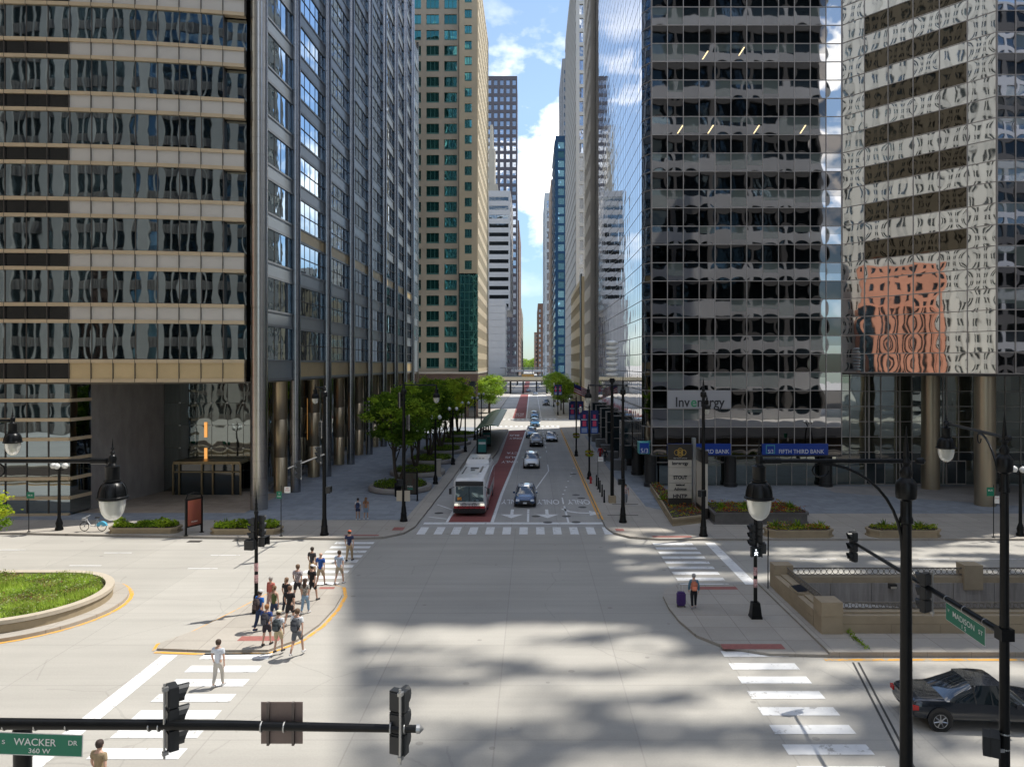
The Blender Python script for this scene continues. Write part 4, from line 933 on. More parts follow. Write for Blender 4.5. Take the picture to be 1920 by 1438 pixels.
# ================= street furniture =================
def circle(c,r,n=10,ax='y',a0=0,a1=360):
    o=[]
    for i in range(n+1):
        a=R(a0+(a1-a0)*i/n); u,v=math.cos(a)*r,math.sin(a)*r
        o.append((c[0]+u,c[1],c[2]+v) if ax=='y' else ((c[0],c[1]+u,c[2]+v) if ax=='x' else (c[0]+u,c[1]+v,c[2])))
    return o
def lamp_head(par,x,y,z,s=1.):
    mb=MB(); mb.lathe([(0.002,.36),(.012,.2),(.03,.16),(.018,.13),(.045,.08),(.03,.05),(.06,.02),(.075,-.03),(.06,-.12),(.085,-.16),(.14,-.18),(.13,-.2),(.125,-.44),(.155,-.45),(.155,-.475),(.13,-.48),(.185,-.52),(.225,-.585),(.248,-.67),(.255,-.76),(.285,-.775),(.285,-.805),(.24,-.82)],(x,y,z),20,caps=False)
    for k in range(8):
        a=k*math.pi/4; mb.tube([(x+math.cos(a)*r_,y+math.sin(a)*r_,z+zz_) for r_,zz_ in ((.19,-.52),(.23,-.585),(.253,-.67),(.26,-.76))],.008,4)
    h=mb.build('lamp_head',BLK,par,smooth=True,angle=28)
    mb=MB(); mb.lathe([(.235,-.83),(.225,-.95),(.195,-1.08),(.14,-1.17),(.07,-1.22),(0.002,-1.23)],(x,y,z),20,caps=False); g=mb.build('globe',LAMPG,h,smooth=True)
def mast_pole(root,x,y,h,r=.13,base=True,z0=.15,fin=True):
    mb=MB(); pr=[]
    if base: pr=[(.30,0),(.30,.12),(.25,.2),(.22,.55),(.24,.6),(.2,.68),(.18,1.0),(r*1.25,1.1)]
    pr+=[(r*1.1,1.2 if base else 0),(r*.8,h-1.2),(r*1.05,h-1.18),(r*1.05,h-1.1),(r*.85,h-1.05),(r*.85,h-.75),(r*1.5,h-.7),(r*1.6,h-.62),(r*1.6,h-.42),(r*1.3,h-.36)]
    if fin: pr+=[(r*.8,h-.3),(r*1.0,h-.2),(r*.7,h-.12),(r*.45,h-.08),(r*.75,h),(r*.4,h+.08),(r*.5,h+.12),(r*.1,h+.62),(.004,h+.7)]
    mb.lathe(pr,(x,y,z0),16); return mb.build('pole',BLK,root,smooth=True,angle=45)
def lamp_arm(root,p,q,br=True):
    """horizontal arm from pole top p to lamp q with a scrolled bracket below"""
    p=Vector(p);q=Vector(q); d=(q-p); L=d.length; d/=L; mb=MB()
    mb.tube([p-d*.35,p-d*.3,p-d*.18],[.02,.07,.05],8); mb.tube([p,q],[.045,.04],8); mb.tube([q-d*.42,q-d*.1],.06,8)
    if br:
        n=10; R_=min(L*.55,1.9); pts=[]
        for i in range(n+1):
            a=R(90*i/n); pts.append(p+d*(R_*(1-math.sin(a))+.1)+Vector((0,0,-1))*(R_*(1-math.cos(a))*1.05+.05))
        mb.tube(pts,[.03]*(n+1),6)
        e=pts[0]; mb.tube([e+d*(.16*math.cos(R(t))-.0)+Vector((0,0,-.13+.13*math.sin(R(t)))) for t in range(90,-200,-30)],.016,5)
    mb.build('lamp_arm',BLK,root,smooth=True); 
SILV=mat('galvanised_bracket',(.45,.45,.44),.4,metal=.8)
LENSR=mat('lens_dark',(.05,.012,.01),.25); LENSY=mat('lens_amber',(.06,.035,.008),.25); LENSG=mat('lens_green_dark',(.01,.05,.035),.25); LENSGL=mat('lens_green_lit',(.05,.9,.55),.3,emit=2.0)
def signal_head(root,x,y,z,rz,lit=None,s=1.,n=3,pipe=True):
    """three-section head centred at z, facing local -y turned by rz"""
    M4=Matrix.Translation((x,y,z))@Matrix.Rotation(rz,4,'Z')@Matrix.Scale(s,4)@Matrix.Scale(.84,4,(1,0,0))@Matrix.Scale(.78,4,(0,1,0)); mb=MB(); H_=.36
    for k in range(n):
        zc=(k-(n-1)/2)*H_; mb.box(-.17,.17,-.02,.17,zc-.168,zc+.168,0,M4); mb.box(-.155,.155,.17,.2,zc-.14,zc+.14,0,M4)
        # visor: open tube, longer above
        pts=9
        for i in range(pts):
            a0=R(-40+260*i/pts); a1=R(-40+260*(i+1)/pts); r=.148
            l0=-.20-.0; q=[(math.cos(a0)*r,-.02,zc+math.sin(a0)*r),(math.cos(a1)*r,-.02,zc+math.sin(a1)*r),(math.cos(a1)*r,-.14-.13*max(0,math.sin(a1)),zc+math.sin(a1)*r),(math.cos(a0)*r,-.14-.13*max(0,math.sin(a0)),zc+math.sin(a0)*r)]
            mb.poly([M4@Vector(v) for v in q])
    hd=mb.build('signal_head',BLKM,root)
    for k in range(n):
        zc=(k-(n-1)/2)*H_; lb=MB(); lb.lathe([(.128,-.03),(.1,-.045),(.002,-.055)],(0,0,0),14,0,M4@Matrix.Translation((0,0,zc))@Matrix.Rotation(R(-90),4,'X')@Matrix.Scale(-1,4,(0,0,1)),caps=False)
        lb.build('lens',[[LENSG,LENSGL][lit==0],LENSY,LENSR][k],hd)
    if pipe:
        pb=MB(); pb.tube([M4@Vector((-.12,.26,-.62)),M4@Vector((-.12,.26,.62))],.022,6); pb.box(-.16,-.08,.18,.3,.5,.56,0,M4); pb.box(-.16,-.08,.18,.3,-.56,-.5,0,M4); pb.build('mounting_pipe',SILV,hd)
WALKL=mat('walk_symbol',(.9,.95,1),.4,emit=1.4)
def ped_head(root,x,y,z,rz,walk=False):
    M4=Matrix.Translation((x,y,z))@Matrix.Rotation(rz,4,'Z'); mb=MB(); mb.box(-.22,.22,-.02,.14,-.22,.22,0,M4); mb.box(-.25,.25,-.2,-.02,.215,.245,0,M4); mb.box(-.25,-.22,-.2,-.02,-.2,.23,0,M4); mb.box(.22,.25,-.2,-.02,-.2,.23,0,M4)
    h=mb.build('pedestrian_signal',BLKM,root)
    mb=MB(); mb.box(-.19,.19,-.03,-.021,-.19,.19,0,M4)
    if walk:
        for a,b,w_ in (((0,.03),(0,-.03),.045),((0,-.03),(-.07,-.15),.03),((0,-.03),(.07,-.15),.03),((0,.03),(-.08,-.04),.022),((0,.03),(.09,-.02),.022)):
            mb.tube([M4@Vector((a[0],-.05,a[1])),M4@Vector((b[0],-.05,b[1]))],w_*.6,6,1)
        mb.lathe([(.002,-.035),(.035,0),(.002,.035)],(0,0,0),8,1,M4@Matrix.Translation((0,-.05,.11)))
    mb.build('display',[DGL,WALKL],h)
def sign_plate(root,name,M4,w_,h_,m,edge=None,t=.006,lines=(),tm=None):
    mb=MB(); mb.box(-w_/2,w_/2,0,t,-h_/2,h_/2,0,M4)
    if edge: mb.box(-w_/2+.012,w_/2-.012,-.002,0.001,-h_/2+.012,h_/2-.012,1,M4)
    s_=mb.build(name,[edge or m,m],root)
    rgt=(M4.to_3x3()@Vector((1,0,0))); up=M4.to_3x3()@Vector((0,0,1)); n=M4.to_3x3()@Vector((0,-1,0))
    for tx,sz,cx,cz,wd in lines: text(tx,sz,M4@Vector((cx,0,cz)),rgt,up,tm or SIGNW,s_,width=wd,extr=.001,lift=.004 if not edge else .006,bold=.006*sz)
    return s_

# --- near mast arm with the street name sign (left foreground)
o=thing('signal_mast',(-8.7,12.15,0),'black signal mast arm with a green WACKER street sign across the left foreground','traffic signal')
mb=MB(); mb.lathe([(.14,0),(.14,5.75),(.15,5.8),(.1,5.9)],(-8.66,12.25,0),16); mb.build('pole',BLK,o,smooth=True)
mb=MB(); mb.tube([(-9.6,12,6.02),(-5,12,5.99),(-1.92,12,5.93)],[.095,.08,.062],14); mb.build('arm',BLK,o,smooth=True)
mb=MB(); mb.tube([(-1.92,12,5.93),(-1.86,12,5.93),(-1.80,12,5.93)],[.075,.07,.01],10); 
mb.build('end_cap',SILV,o,smooth=True)
for x in (-8.77,-8.25,-7.73,-6.36,-6.2,-4.5,-4.12,-2.35,-2.12):
    mb=MB(); mb.lathe([(.089,-.012),(.093,0),(.089,.012)],(0,0,0),14,0,Matrix.Translation((x,12,6.0-.007*(x+9)))@Matrix.Rotation(R(90),4,'Y')); mb.build('clamp_band',SILV,o)
M4=Matrix.Translation((-8.15,11.93,5.705))@Matrix.Rotation(R(2),4,'Y')
sign_plate(o,'street_sign',M4,1.42,.37,SIGNG,SIGNW,lines=(('S',.07,-.60,.03,.05),('WACKER',.12,-.08,.045,.70),('DR',.08,.55,.05,.15),('360 W',.08,0,-.10,.36)))
signal_head(o,-6.0,12.15,6.08,R(128)); signal_head(o,-2.2,12.12,6.02,R(160)); 
BRNS=mat('sign_back_bronze',(.20,.145,.125),.5,var=.12,scale=2)
mb=MB(); mb.box(-4.55,-3.85,12.10,12.11,5.63,6.33); s_=mb.build('sign_back',BRNS,o); mb=MB(); mb.box(-4.44,-4.40,12.05,12.1,5.62,6.34); mb.box(-4.02,-3.98,12.05,12.1,5.62,6.34); mb.build('sign_rail',mat('weathered_rail',(.13,.11,.10),.5,metal=.4),s_)
# --- right foreground masts
o=thing('lamp_mast',(7.3,14,0),'tall black ornamental lamp mast in the right foreground, arm reaching left','street lamp')
mast_pole(o,7.28,14,10.1,.122,z0=0); lamp_arm(o,(7.3,14,10.12),(4.42,14,10.12)); lamp_head(o,4.42,14,10.2)
o=thing('lamp_mast',(11.03,16.8,0),'black mast carrying a lamp, two signals and the MADISON street sign, right edge','traffic signal')
mast_pole(o,11.03,16.8,10.2,.112,z0=0); lamp_arm(o,(11.03,16.8,10.3),(12.66,22,10.2)); lamp_head(o,12.66,22,10.25)
A0=Vector((11.03,16.8,5.72)); A1=Vector((11.66,25.9,5.55)); ad=(A1-A0).normalized()
mb=MB(); mb.tube([A0,A1],[.085,.05],12); mb.box(10.88,11.18,16.66,16.94,5.58,5.86); mb.build('arm',BLK,o,smooth=True,angle=40)
for t in (.8,1.75,2.65):
    mb=MB(); c=A0+ad*t; mb.lathe([(.088,-.012),(.092,0),(.088,.012)],(0,0,0),14,0,Matrix.Translation(c)@ad.to_track_quat('Z','Y').to_matrix().to_4x4()); mb.build('clamp_band',SILV,o)
ang=math.atan2(-ad.y,-ad.x); c=A0+ad*1.72+Vector((-.02,0,-.34))
sign_plate(o,'street_sign',Matrix.Translation(c)@Matrix.Rotation(ang,4,'Z'),1.9,.47,SIGNG,SIGNW,lines=(('W',.09,-.80,.06,.09),('MADISON',.15,-.05,.045,1.05),('ST',.11,.76,.04,.2),('1 S',.11,-.02,-.13,.2)))
signal_head(o,A1.x-.1,A1.y+.1,5.42,R(-80)); signal_head(o,11.2,20.6,5.5,R(-150),s=1.05)
ped_head(o,10.62,16.7,3.22,R(60)); mb=MB(); mb.lathe([(.115,-.02),(.12,0),(.115,.02)],(11.03,16.8,3.05),14); mb.lathe([(.115,-.02),(.12,0),(.115,.02)],(11.03,16.8,3.4),14); mb.box(10.7,11,16.7,16.9,3.0,3.08,0); mb.build('bracket',SILV,o)
# --- left off-frame lamp masts whose heads hang in the picture
for (x,y,xl,yl,l_) in ((-12.4,14.0,-8.15,14.0,'large black teardrop lamp hanging at the left before the granite recess'),(-20.2,24,-17.3,24,'black teardrop lamp cut by the left edge of the picture')):
    o=thing('lamp_mast',(x,y,0),l_,'street lamp'); mast_pole(o,x,y,10.1,.14,z0=0); lamp_arm(o,(x,y,10.12),(xl,yl,10.12)); lamp_head(o,xl,yl,10.2)
# --- corner masts
o=thing('corner_mast',(-14.4,50,.15),'tall black lamp and signal mast on the left corner pavement','traffic signal')
mast_pole(o,-14.4,50,10.3,.13); lamp_arm(o,(-14.4,50,10.4),(-16.0,53.2,10.3)); lamp_head(o,-16,53.2,10.3)
mb=MB(); mb.tube([(-14.4,50,5.75),(-14.75,43.6,5.7)],[.06,.045],8); mb.build('arm',SILV,o,smooth=True)
signal_head(o,-14.5,44.6,5.45,R(-80)); signal_head(o,-14.45,48.6,5.9,R(-80),lit=0); signal_head(o,-14.55,49.7,7.5,R(180)); ped_head(o,-14.1,49.9,3.3,R(90))
o=thing('corner_mast',(-9.67,54.4,.15),'black lamp mast beside the poster kiosk, arm over the bus lane','traffic signal')
mast_pole(o,-9.67,54.4,10.3,.13); lamp_arm(o,(-9.67,54.4,10.42),(-7.2,54.4,10.42),False); lamp_head(o,-7.2,54.4,10.3)
signal_head(o,-9.35,54.5,7.6,R(180)); signal_head(o,-9.95,54.6,9.3,R(150)); ped_head(o,-9.9,54.2,3.1,R(-60))
BEI=mat('beige_sign',(.5,.45,.36),.5)
for dx in (-.3,.3):
    M4=Matrix.Translation((-9.67+dx,54.2,2.1)); sign_plate(o,'small_sign',M4,.42,.8,BEI)
o=thing('corner_mast',(6.84,54,.15),'black lamp mast on the right corner pavement, arm reaching left over the street','street lamp')
mast_pole(o,6.84,54,10.3,.13); lamp_arm(o,(6.84,54,10.42),(4.24,54,10.42),False); lamp_head(o,4.24,54,10.3); ped_head(o,6.7,53.9,3.2,R(10)); 
o=thing('corner_mast',(11.85,49.7,.15),'black lamp mast standing before the tenant pylon on the right','street lamp')
mast_pole(o,11.85,49.7,10.3,.13); lamp_arm(o,(11.85,49.7,9.6),(12.55,51.6,9.6),False); lamp_head(o,12.55,51.6,9.6); ped_head(o,11.7,49.6,3.1,R(30))
STK=mat('sticker_mix',(.5,.3,.3),.6,var=.9,scale=9)
for x,y,l_,zz in ((10.5,33.8,'signal post with a square flared base and stickers on the right peninsula',4.1),(-13.2,34.5,'signal post with a spiked finial standing in the left refuge crowd',4.25)):
    o=thing('signal_post',(x,y,.12),l_,'traffic signal'); mb=MB()
    if x>0: mb.box(x-.26,x+.26,y-.26,y+.26,.12,.22); mb.box(x-.24,x+.24,y-.24,y+.24,.22,.85,tx=.72,ty=.72); mb.lathe([(.09,.85),(.075,4.9),(.1,4.92),(.06,5.05)],(x,y,0),14)
    else: mb.lathe([(.2,.1),(.2,.3),(.15,.4),(.13,.9),(.09,1.0),(.075,4.8),(.1,4.85),(.1,4.95),(.06,5.0),(.08,5.1),(.05,5.2),(.07,5.3),(.04,5.4),(.05,5.5),(.03,5.6),(.004,6.0)],(x,y,0),14)
    mb.build('pole',BLK,o,smooth=True,angle=40)
    signal_head(o,x-.22,y-.05,zz-.1,R(-75),s=.95,pipe=False); signal_head(o,x+.25,y+.12,zz,R(150),s=.95,pipe=False)
    ped_head(o,x+(-.05 if x>0 else -.22),y-.22,zz-.85,R(0 if x>0 else 170),walk=x>0); ped_head(o,x+.3,y+.1,zz-.75,R(80))
    mb=MB(); mb.lathe([(.096,1.55),(.094,1.95)],(x,y,0),12,caps=False); mb.lathe([(.096,2.1),(.094,2.5)],(x,y,0),12,caps=False); mb.build('stickers',STK,o)

def globe_lamp(n,label='',name='globe_lamp'):
    o=thing(name,(0,0,0),label,'street lamp'); mb=MB(); hh=6.3 if n==2 else 4.6
    mb.lathe([(.27,0),(.27,.15),(.2,.25),(.24,.5),(.16,.75),(.11,.9),(.09,hh-.3),(.12,hh-.25),(.07,hh-.1),(.07,hh+.1),(.03,hh+.25),(.003,hh+.55)],(0,0,0),14)
    for s in ((-1,1) if n==2 else (-1,1)): mb.tube([(0,0,hh-.35),(s*.3,0,hh-.3),(s*.42,0,hh+.05 if n==2 else hh-.05)],[.04,.035,.05],6); mb.lathe([(.04,0),(.12,.05),(.13,.1)],(s*.42,0,hh),10)
    mb.build('post',BLK,o,world=False,smooth=True,angle=45)
    for s in ((-1,1) if n==2 else (-1,0,1)):
        mb=MB(); up=.28 if n==2 else -.02
        mb.lathe([(.002,-.2),(.12,-.17),(.2,-.05),(.21,.05),(.15,.17),(.05,.23),(.002,.27)],(s*.42,-.0 if s else -.25,hh+up),12,caps=False); mb.build('globe',GLOBE,o,world=False,smooth=True)
    return o
gp=globe_lamp(2,'x')
for i,(x,y) in enumerate(((-9.55,71.4),(-9.3,85),(-9.0,97.5),(-8.9,112.7),(-8.9,127))):
    place(gp,(x,y,.15),0,'twin-globe street lamp along the left kerb, '+['nearest of the row','second of the row','third of the row','fourth of the row','farthest of the row'][i],'twin-globe lamps on the left kerb')
g3=globe_lamp(3,'x','cluster_lamp'); place(g3,(-33.8,51.5,.15),0,'short lamp with three white globes before the left tower','three-globe lamps'); place(g3,(33.8,49.8,.15),0,'short lamp with three white globes at the right edge','three-globe lamps')
# flower-basket lamp posts with banners on the right pavement
NAVY=mat('banner_navy',(.01,.02,.10),.7); PINK=mat('banner_pink',(.55,.05,.12),.7); BLU=mat('banner_blue',(.02,.08,.32),.7); LBL=mat('banner_pale',(.42,.48,.55),.7)
FLW=[leafmat('leaf_green',(.19,.31,.035)),leafmat('leaf_light',(.33,.46,.05)),leafmat('flower_orange',(.55,.13,.03)),leafmat('flower_yellow',(.6,.45,.04))]
bp_=thing('banner_lamp',(0,0,0),'x','street lamp'); mb=MB(); mb.lathe([(.27,0),(.27,.15),(.2,.25),(.22,.5),(.14,.75),(.10,.9),(.08,7.4),(.12,7.45),(.05,7.6),(.004,8)],(0,0,0),12); mb.tube([(0,0,7.3),(-.5,0,7.5),(-.9,0,7.5)],.03,6); mb.build('post',BLK,bp_,world=False,smooth=True)
mb=MB(); mb.lathe([(.02,.1),(.12,0),(.16,-.3),(.1,-.5),(.02,-.55)],(-.9,0,7.4),10); mb.build('lantern',LAMPG,bp_,world=False,smooth=True)
for s in (-1,1):
    mb=MB(); x0=.1 if s>0 else -.95; mb.box(x0,x0+.85,-.01,.01,4.7,7.1,0); mb.box(x0+.06,x0+.79,-.016,-.011,4.75,5.4,1); mb.box(x0+.25,x0+.62,-.02,-.011,5.45,6.0,2); mb.box(x0+.3,x0+.55,-.02,-.011,6.25,6.65,2)
    for k in range(3): mb.box(x0+.15,x0+.7,-.022,-.016,4.85+k*.16,4.93+k*.16,3)
    mb.box(x0+.12,x0+.73,-.018,-.011,6.08,6.18,3); mb.build('banner',[NAVY,BLU,PINK,LBL],bp_,world=False)
mb=MB(); rng=random.Random(9)
for _ in range(420):
    u=Vector((rng.gauss(0,1),rng.gauss(0,1),rng.gauss(0,1))).normalized(); k=rng.uniform(.6,1); leaf(mb,(u.x*.5*k,u.y*.5*k,2.72+u.z*.3*k-(.12 if u.z<0 else 0)),.09,rng,rng.choice((0,0,1,1,3,2)))
mb.build('flower_basket',FLW,bp_,world=False)
for i,(x,y) in enumerate(((5.95,74.4),(5.75,93),(6.1,168),(6.1,200))):
    place(bp_,(x,y,.15),0,'lamp post with flower basket and navy banners, '+['nearest on the right kerb','second on the right kerb','first past the crossing','second past the crossing'][i],'banner lamp posts on the right kerb')
# stack of white drums on a post
o=thing('antenna_pole',(6.9,61.8,.15),'black post topped by a stack of seven white drum shapes','antenna pole')
mb=MB(); mb.box(6.6,7.2,61.5,62.1,.15,.75,1); mb.lathe([(.16,.75),(.13,10.4),(.25,10.5),(.2,10.8)],(6.9,61.8,0),14); mb.build('post',[BLK,TAN],o,smooth=True,angle=40)
for k in range(7): mb=MB(); z=10.95+k*.455; mb.lathe([(.2,-.04),(.36,0),(.5,.05),(.54,.15),(.5,.25),(.36,.30),(.2,.36)],(6.9,61.8,z),20); mb.build('drum',GLOBE,o,smooth=True)
# bollards and sign posts
bo=thing('bollard',(0,0,0),'x','bollard'); mb=MB(); mb.lathe([(.09,0),(.075,.06),(.06,.95),(.075,1.0),(.05,1.08),(.003,1.1)],(0,0,0),12); mb.build('post',BLK,bo,world=False,smooth=True)
for i,(px,py) in enumerate(((1133,942),(1129,931),(1125,922.5),(1122,916.5),(1118.5,911))):
    x,y=G(px,py,.15); place(bo,(x,y,.15),0,'slim black bollard by the right kerb, '+['nearest of five','second of five','third of five','fourth of five','farthest of five'][i],'bollards on the right kerb')
def sign_post(px,py,h,signs,label):
    x,y=G(px,py,.15); o=thing('sign_post',(x,y,.15),label,'sign post'); mb=MB(); mb.lathe([(.12,0),(.1,.04),(.03,.06),(.025,h)],(x,y,.15),8); mb.build('post',BLK,o)
    for dx,z,w_,h_,m,ls,tm in signs: sign_plate(o,'sign',Matrix.Translation((x+dx,y-.05,z)),w_,h_,m,lines=ls,tm=tm)
RDT=mat('sign_red',(.45,.03,.03),.5)
sign_post(527,1005,3.5,((-.12,3.0,.35,.5,SIGNG,(('9',.1,0,.1,None),('BUS',.08,0,-.1,.22)),SIGNW),(.45,3.35,.42,.42,SIGNW,(('NO',.08,0,.1,.2),('STOP',.08,0,-.05,.3)),RDT)),'thin post with a green and a white sign, left corner')
sign_post(54,997,2.9,((.15,2.75,.55,.45,SIGNG,(('BUS',.1,0,0,.3),),SIGNW),),'thin post with a green sign at the far left')
sign_post(1863,1008,3.6,((-.25,3.3,.5,.6,SIGNG,(('BUS',.12,0,.1,.3),),SIGNW),(.2,2.75,.32,.5,SIGNW,(('NO',.07,0,.1,.2),),RDT)),'thin post with a green and a white sign on the right plaza')
sign_post(1440,1105,3.4,((0,2.6,.06,1.3,BLK,(),None),),'thin black post beside the ramp parapet')
sign_post(1121,917,3.1,((.25,3.0,.5,.42,SIGNW,(('NO PARKING',.07,0,0,.4),),RDT),),'thin post with a white and red sign behind the bollards')
# tenant pylon
STONEB=mat('bronze_cap',(.05,.045,.04),.4,metal=.3); PANL=mat('tenant_panel',(.52,.49,.43),.4,metal=.1); GOLDL=mat('gold_logo',(.55,.36,.08),.4,metal=.5)
o=thing('tenant_pylon',(11.9,57.8,.15),'tall tenant pylon listing companies, with a dark cap and gold emblem','sign')
mb=MB(); mb.box(10.95,12.8,57.6,57.9,.2,1.3,0); mb.box(10.95,12.8,57.6,57.9,1.3,4.35,1); mb.box(10.92,12.83,57.58,57.92,4.35,5.6,0)
for z in (1.9,2.5,3.1,3.75): mb.box(10.95,12.8,57.585,57.6,z,z+.015,0)
mb.build('slab',[STONEB,PANL],o)
for tx,sz,z,wd in (('Invenergy',.26,3.98,1.3),('STOUT',.27,2.85,1.1),('intelerad',.13,2.25,.7),('Advocus',.2,1.55+.1,1.0),('HNTB',.3,1.0+.02,1.15)): 
    text(tx,sz,(11.88,57.575,z+.12 if tx!='HNTB' else 1.48),(1,0,0),(0,0,1),DK,o,width=wd,bold=.015) if tx!='Advocus' else text(tx,sz,(11.88,57.575,2.05),(1,0,0),(0,0,1),DK,o,width=wd,bold=.01)
mb=MB()
for k in range(3): mb.tube(circle((11.6+.27*k,57.56,4.95),.2,14),.025,5); 
for k in range(2): mb.tube(circle((11.87,57.56,4.82+.27*k),.2,14),.025,5)
mb.build('emblem',GOLDL,o); text('ONE SOUTH WACKER',.07,(11.88,57.57,4.5),(1,0,0),(0,0,1),SIGNW,o,width=1.1)
mb=MB(); mb.box(12.88,13.12,57.5,58.0,.2,6.1,0); mb.build('edge_post',STEEL,o)
mb=MB(); mb.box(13.15,13.45,55.0,57.9,.2,1.0,0); mb.box(13.15,13.45,55.0,57.9,1.0,5.3,1); mb.box(13.12,13.48,54.97,57.93,4.4,5.35,0); mb.build('side_slab',[STONEB,PANL],o)
# planters on the right
def bed(name,label,poly,h,m,fol,n,spikes=0,seed=1,hh=.35,z0=.15,s=.07,cope=True):
    rng=random.Random(seed); xs=[p[0] for p in poly]; ys=[p[1] for p in poly]
    o=thing(name,(sum(xs)/len(xs),sum(ys)/len(ys),z0),label,'planter'); c=Vector((sum(xs)/len(xs),sum(ys)/len(ys)))
    mb=MB(); mb.prism(poly,z0,z0+h,0)
    if cope:
        big=[tuple(c+(Vector(p)-c)*1.02+ (Vector(p)-c).normalized()*.05) for p in poly]; mb.prism(big,z0+h-.14,z0+h+.003,0,bottom=True); mb.prism(big,z0,z0+.1,0)
    mb.build('box',m,o)
    inn=[tuple(c+(Vector(p)-c)*(1-.12/max(.3,(Vector(p)-c).length))) for p in poly]; mb=MB(); mb.prism(inn,z0+h-.01,z0+h+.04,0); mb.build('soil',SOIL,o)
    def inside(x,y):
        r=False; j=len(inn)-1
        for i in range(len(inn)):
            if (inn[i][1]>y)!=(inn[j][1]>y) and x<(inn[j][0]-inn[i][0])*(y-inn[i][1])/(inn[j][1]-inn[i][1])+inn[i][0]: r=not r
            j=i
        return r
    mb=MB(); k=0
    while k<n:
        x=rng.uniform(min(xs),max(xs)); y=rng.uniform(min(ys),max(ys))
        if not inside(x,y): continue
        k+=1; q=nzf.noise(Vector((x*.9,y*.9,seed))); leaf(mb,(x,y,z0+h+rng.random()*hh*(.6+q)),s*rng.uniform(.7,1.3),rng,rng.choice(fol(q)))
    mb.build('flowers',BEDM,o)['kind']='stuff'
    for i in range(spikes):
        t=(i+.5)/spikes; x=min(xs)+(max(xs)-min(xs))*t; y=c.y+rng.uniform(-.2,.2)
        if not inside(x,y): y=c.y
        mb=MB()
        for _ in range(46):
            a=rng.uniform(0,6.28); e=rng.uniform(.25,1.4); L=rng.uniform(.45,.8); d=Vector((math.cos(a)*math.cos(e),math.sin(a)*math.cos(e),math.sin(e))); n_=Vector((-math.sin(a),math.cos(a),0))*.035
            b=Vector((x,y,z0+h)); mb.poly([b-n_,b+n_,b+d*L*.6+n_*.8,b+d*L-Vector((0,0,.08)),b+d*L*.6-n_*.8],rng.choice((0,0,1,7)))
        mb.build('tall_plant',BEDM,o)
    return o
BEDM=[leafmat('leaf_green',(.19,.31,.035)),leafmat('leaf_light',(.33,.46,.05)),leafmat('flower_orange',(.45,.13,.03)),leafmat('flower_yellow',(.55,.42,.04)),leafmat('leaf_lime',(.45,.58,.06)),leafmat('flower_rust',(.32,.08,.03)),leafmat('flower_pink',(.55,.2,.2)),leafmat('leaf_dark',(.09,.17,.025))]
DST=mat('dark_granite_bed',(.12,.115,.11),.6,var=.2,scale=2); 
warm=lambda q:(2,5,5,2,4,0) if q>-.1 else (4,3,0,1)
bed('flower_bed','V-shaped granite bed of orange flowers round the tenant pylon',[(10.35,52.9),(12.9,54.1),(13.0,57.4),(12.6,58.6),(11.9,68.0),(11.2,68.0),(10.75,60)],.55,TAN,warm,1500,2,3)
bed('flower_bed','long low dark bed of rust-coloured flowers right of the pylon',[(13.6,53.4),(20.4,53.3),(20.6,53.9),(20.1,57.3),(13.7,57.3)],.85,DST,warm,2600,4,4)
def oct(x0,x1,y0,y1,c=.45): return [(x0+c,y0),(x1-c,y0),(x1,y0+c),(x1,y1-c),(x1-c,y1),(x0+c,y1),(x0,y1-c),(x0,y0+c)]
bed('kerb_planter','tan planter with spiky plants and yellow flowers, nearest the right corner',oct(16.2,20.7,49.15,50.6),.52,TAN,lambda q:(0,4,3,6,2,1) if q>0 else (4,3,0),1300,3,5)
bed('kerb_planter','tan planter with two spiky plants, farther right along the kerb',oct(23.3,28.1,49.15,50.6),.52,TAN,lambda q:(0,4,3,1,4),1300,2,6)
grn=lambda q:(4,4,1,0) if q>-.1 else (0,7,1)
bed('kerb_planter','low planter spilling lime leaves beside the parked bicycle',oct(-29.7,-25.0,50.4,51.7,.3),.4,TAN,grn,2400,3,7,hh=.6,s=.1)
bed('kerb_planter','low planter with yellow flowers behind the left signal post',oct(-22.4,-17.7,50.1,51.4,.3),.4,TAN,grn,2400,3,8,hh=.6,s=.1)
# poster kiosks
def kiosk(x,y,rz,label,m,lines,w_=1.25):
    o=thing('poster_kiosk',(x,y,.15),label,'poster kiosk',rz=rz); mb=MB()
    for s in (-1,1): mb.box(s*w_/2-.05,s*w_/2+.05,-.06,.06,0,2.55); mb.box(s*w_/2-.1,s*w_/2+.1,-.12,.12,0,.05)
    mb.box(-w_/2,w_/2,-.05,.05,.55,2.5); mb.tube([(-w_/2,0,2.55),(-w_/2*.8,0,2.8),(0,0,2.9),(w_/2*.8,0,2.8),(w_/2,0,2.55)],.04,6); mb.build('frame',BLK,o,world=False)
    mb=MB(); mb.box(-w_/2+.1,w_/2-.1,-.065,-.052,.65,2.4,0); p=mb.build('poster',m,o,world=False)
    for s_,sz,cz,wd,tm in lines:
        text(s_,sz,(0,-.066,cz),(1,0,0),(0,0,1),tm,p,width=wd,world=False,extr=.001)
TRQ=mat('poster_turquoise',(.02,.45,.33),.5)
kiosk(-23.6,50.3,R(62),'black poster kiosk with an orange poster on the left pavement',mat('poster_orange',(.42,.12,.06),.5,var=.5,scale=3,col2=(.2,.05,.04)),(('MUSIC',.09,.9,.5,SIGNW),))
kiosk(-10.55,62.6,R(-8),'black poster kiosk with a dark red poster under the trees',mat('poster_red',(.18,.03,.035),.5,var=.7,scale=2.5,col2=(.04,.07,.05)),(('PARK',.14,1.25,.5,SIGNW),('MORE',.14,1.05,.45,TRQ)))
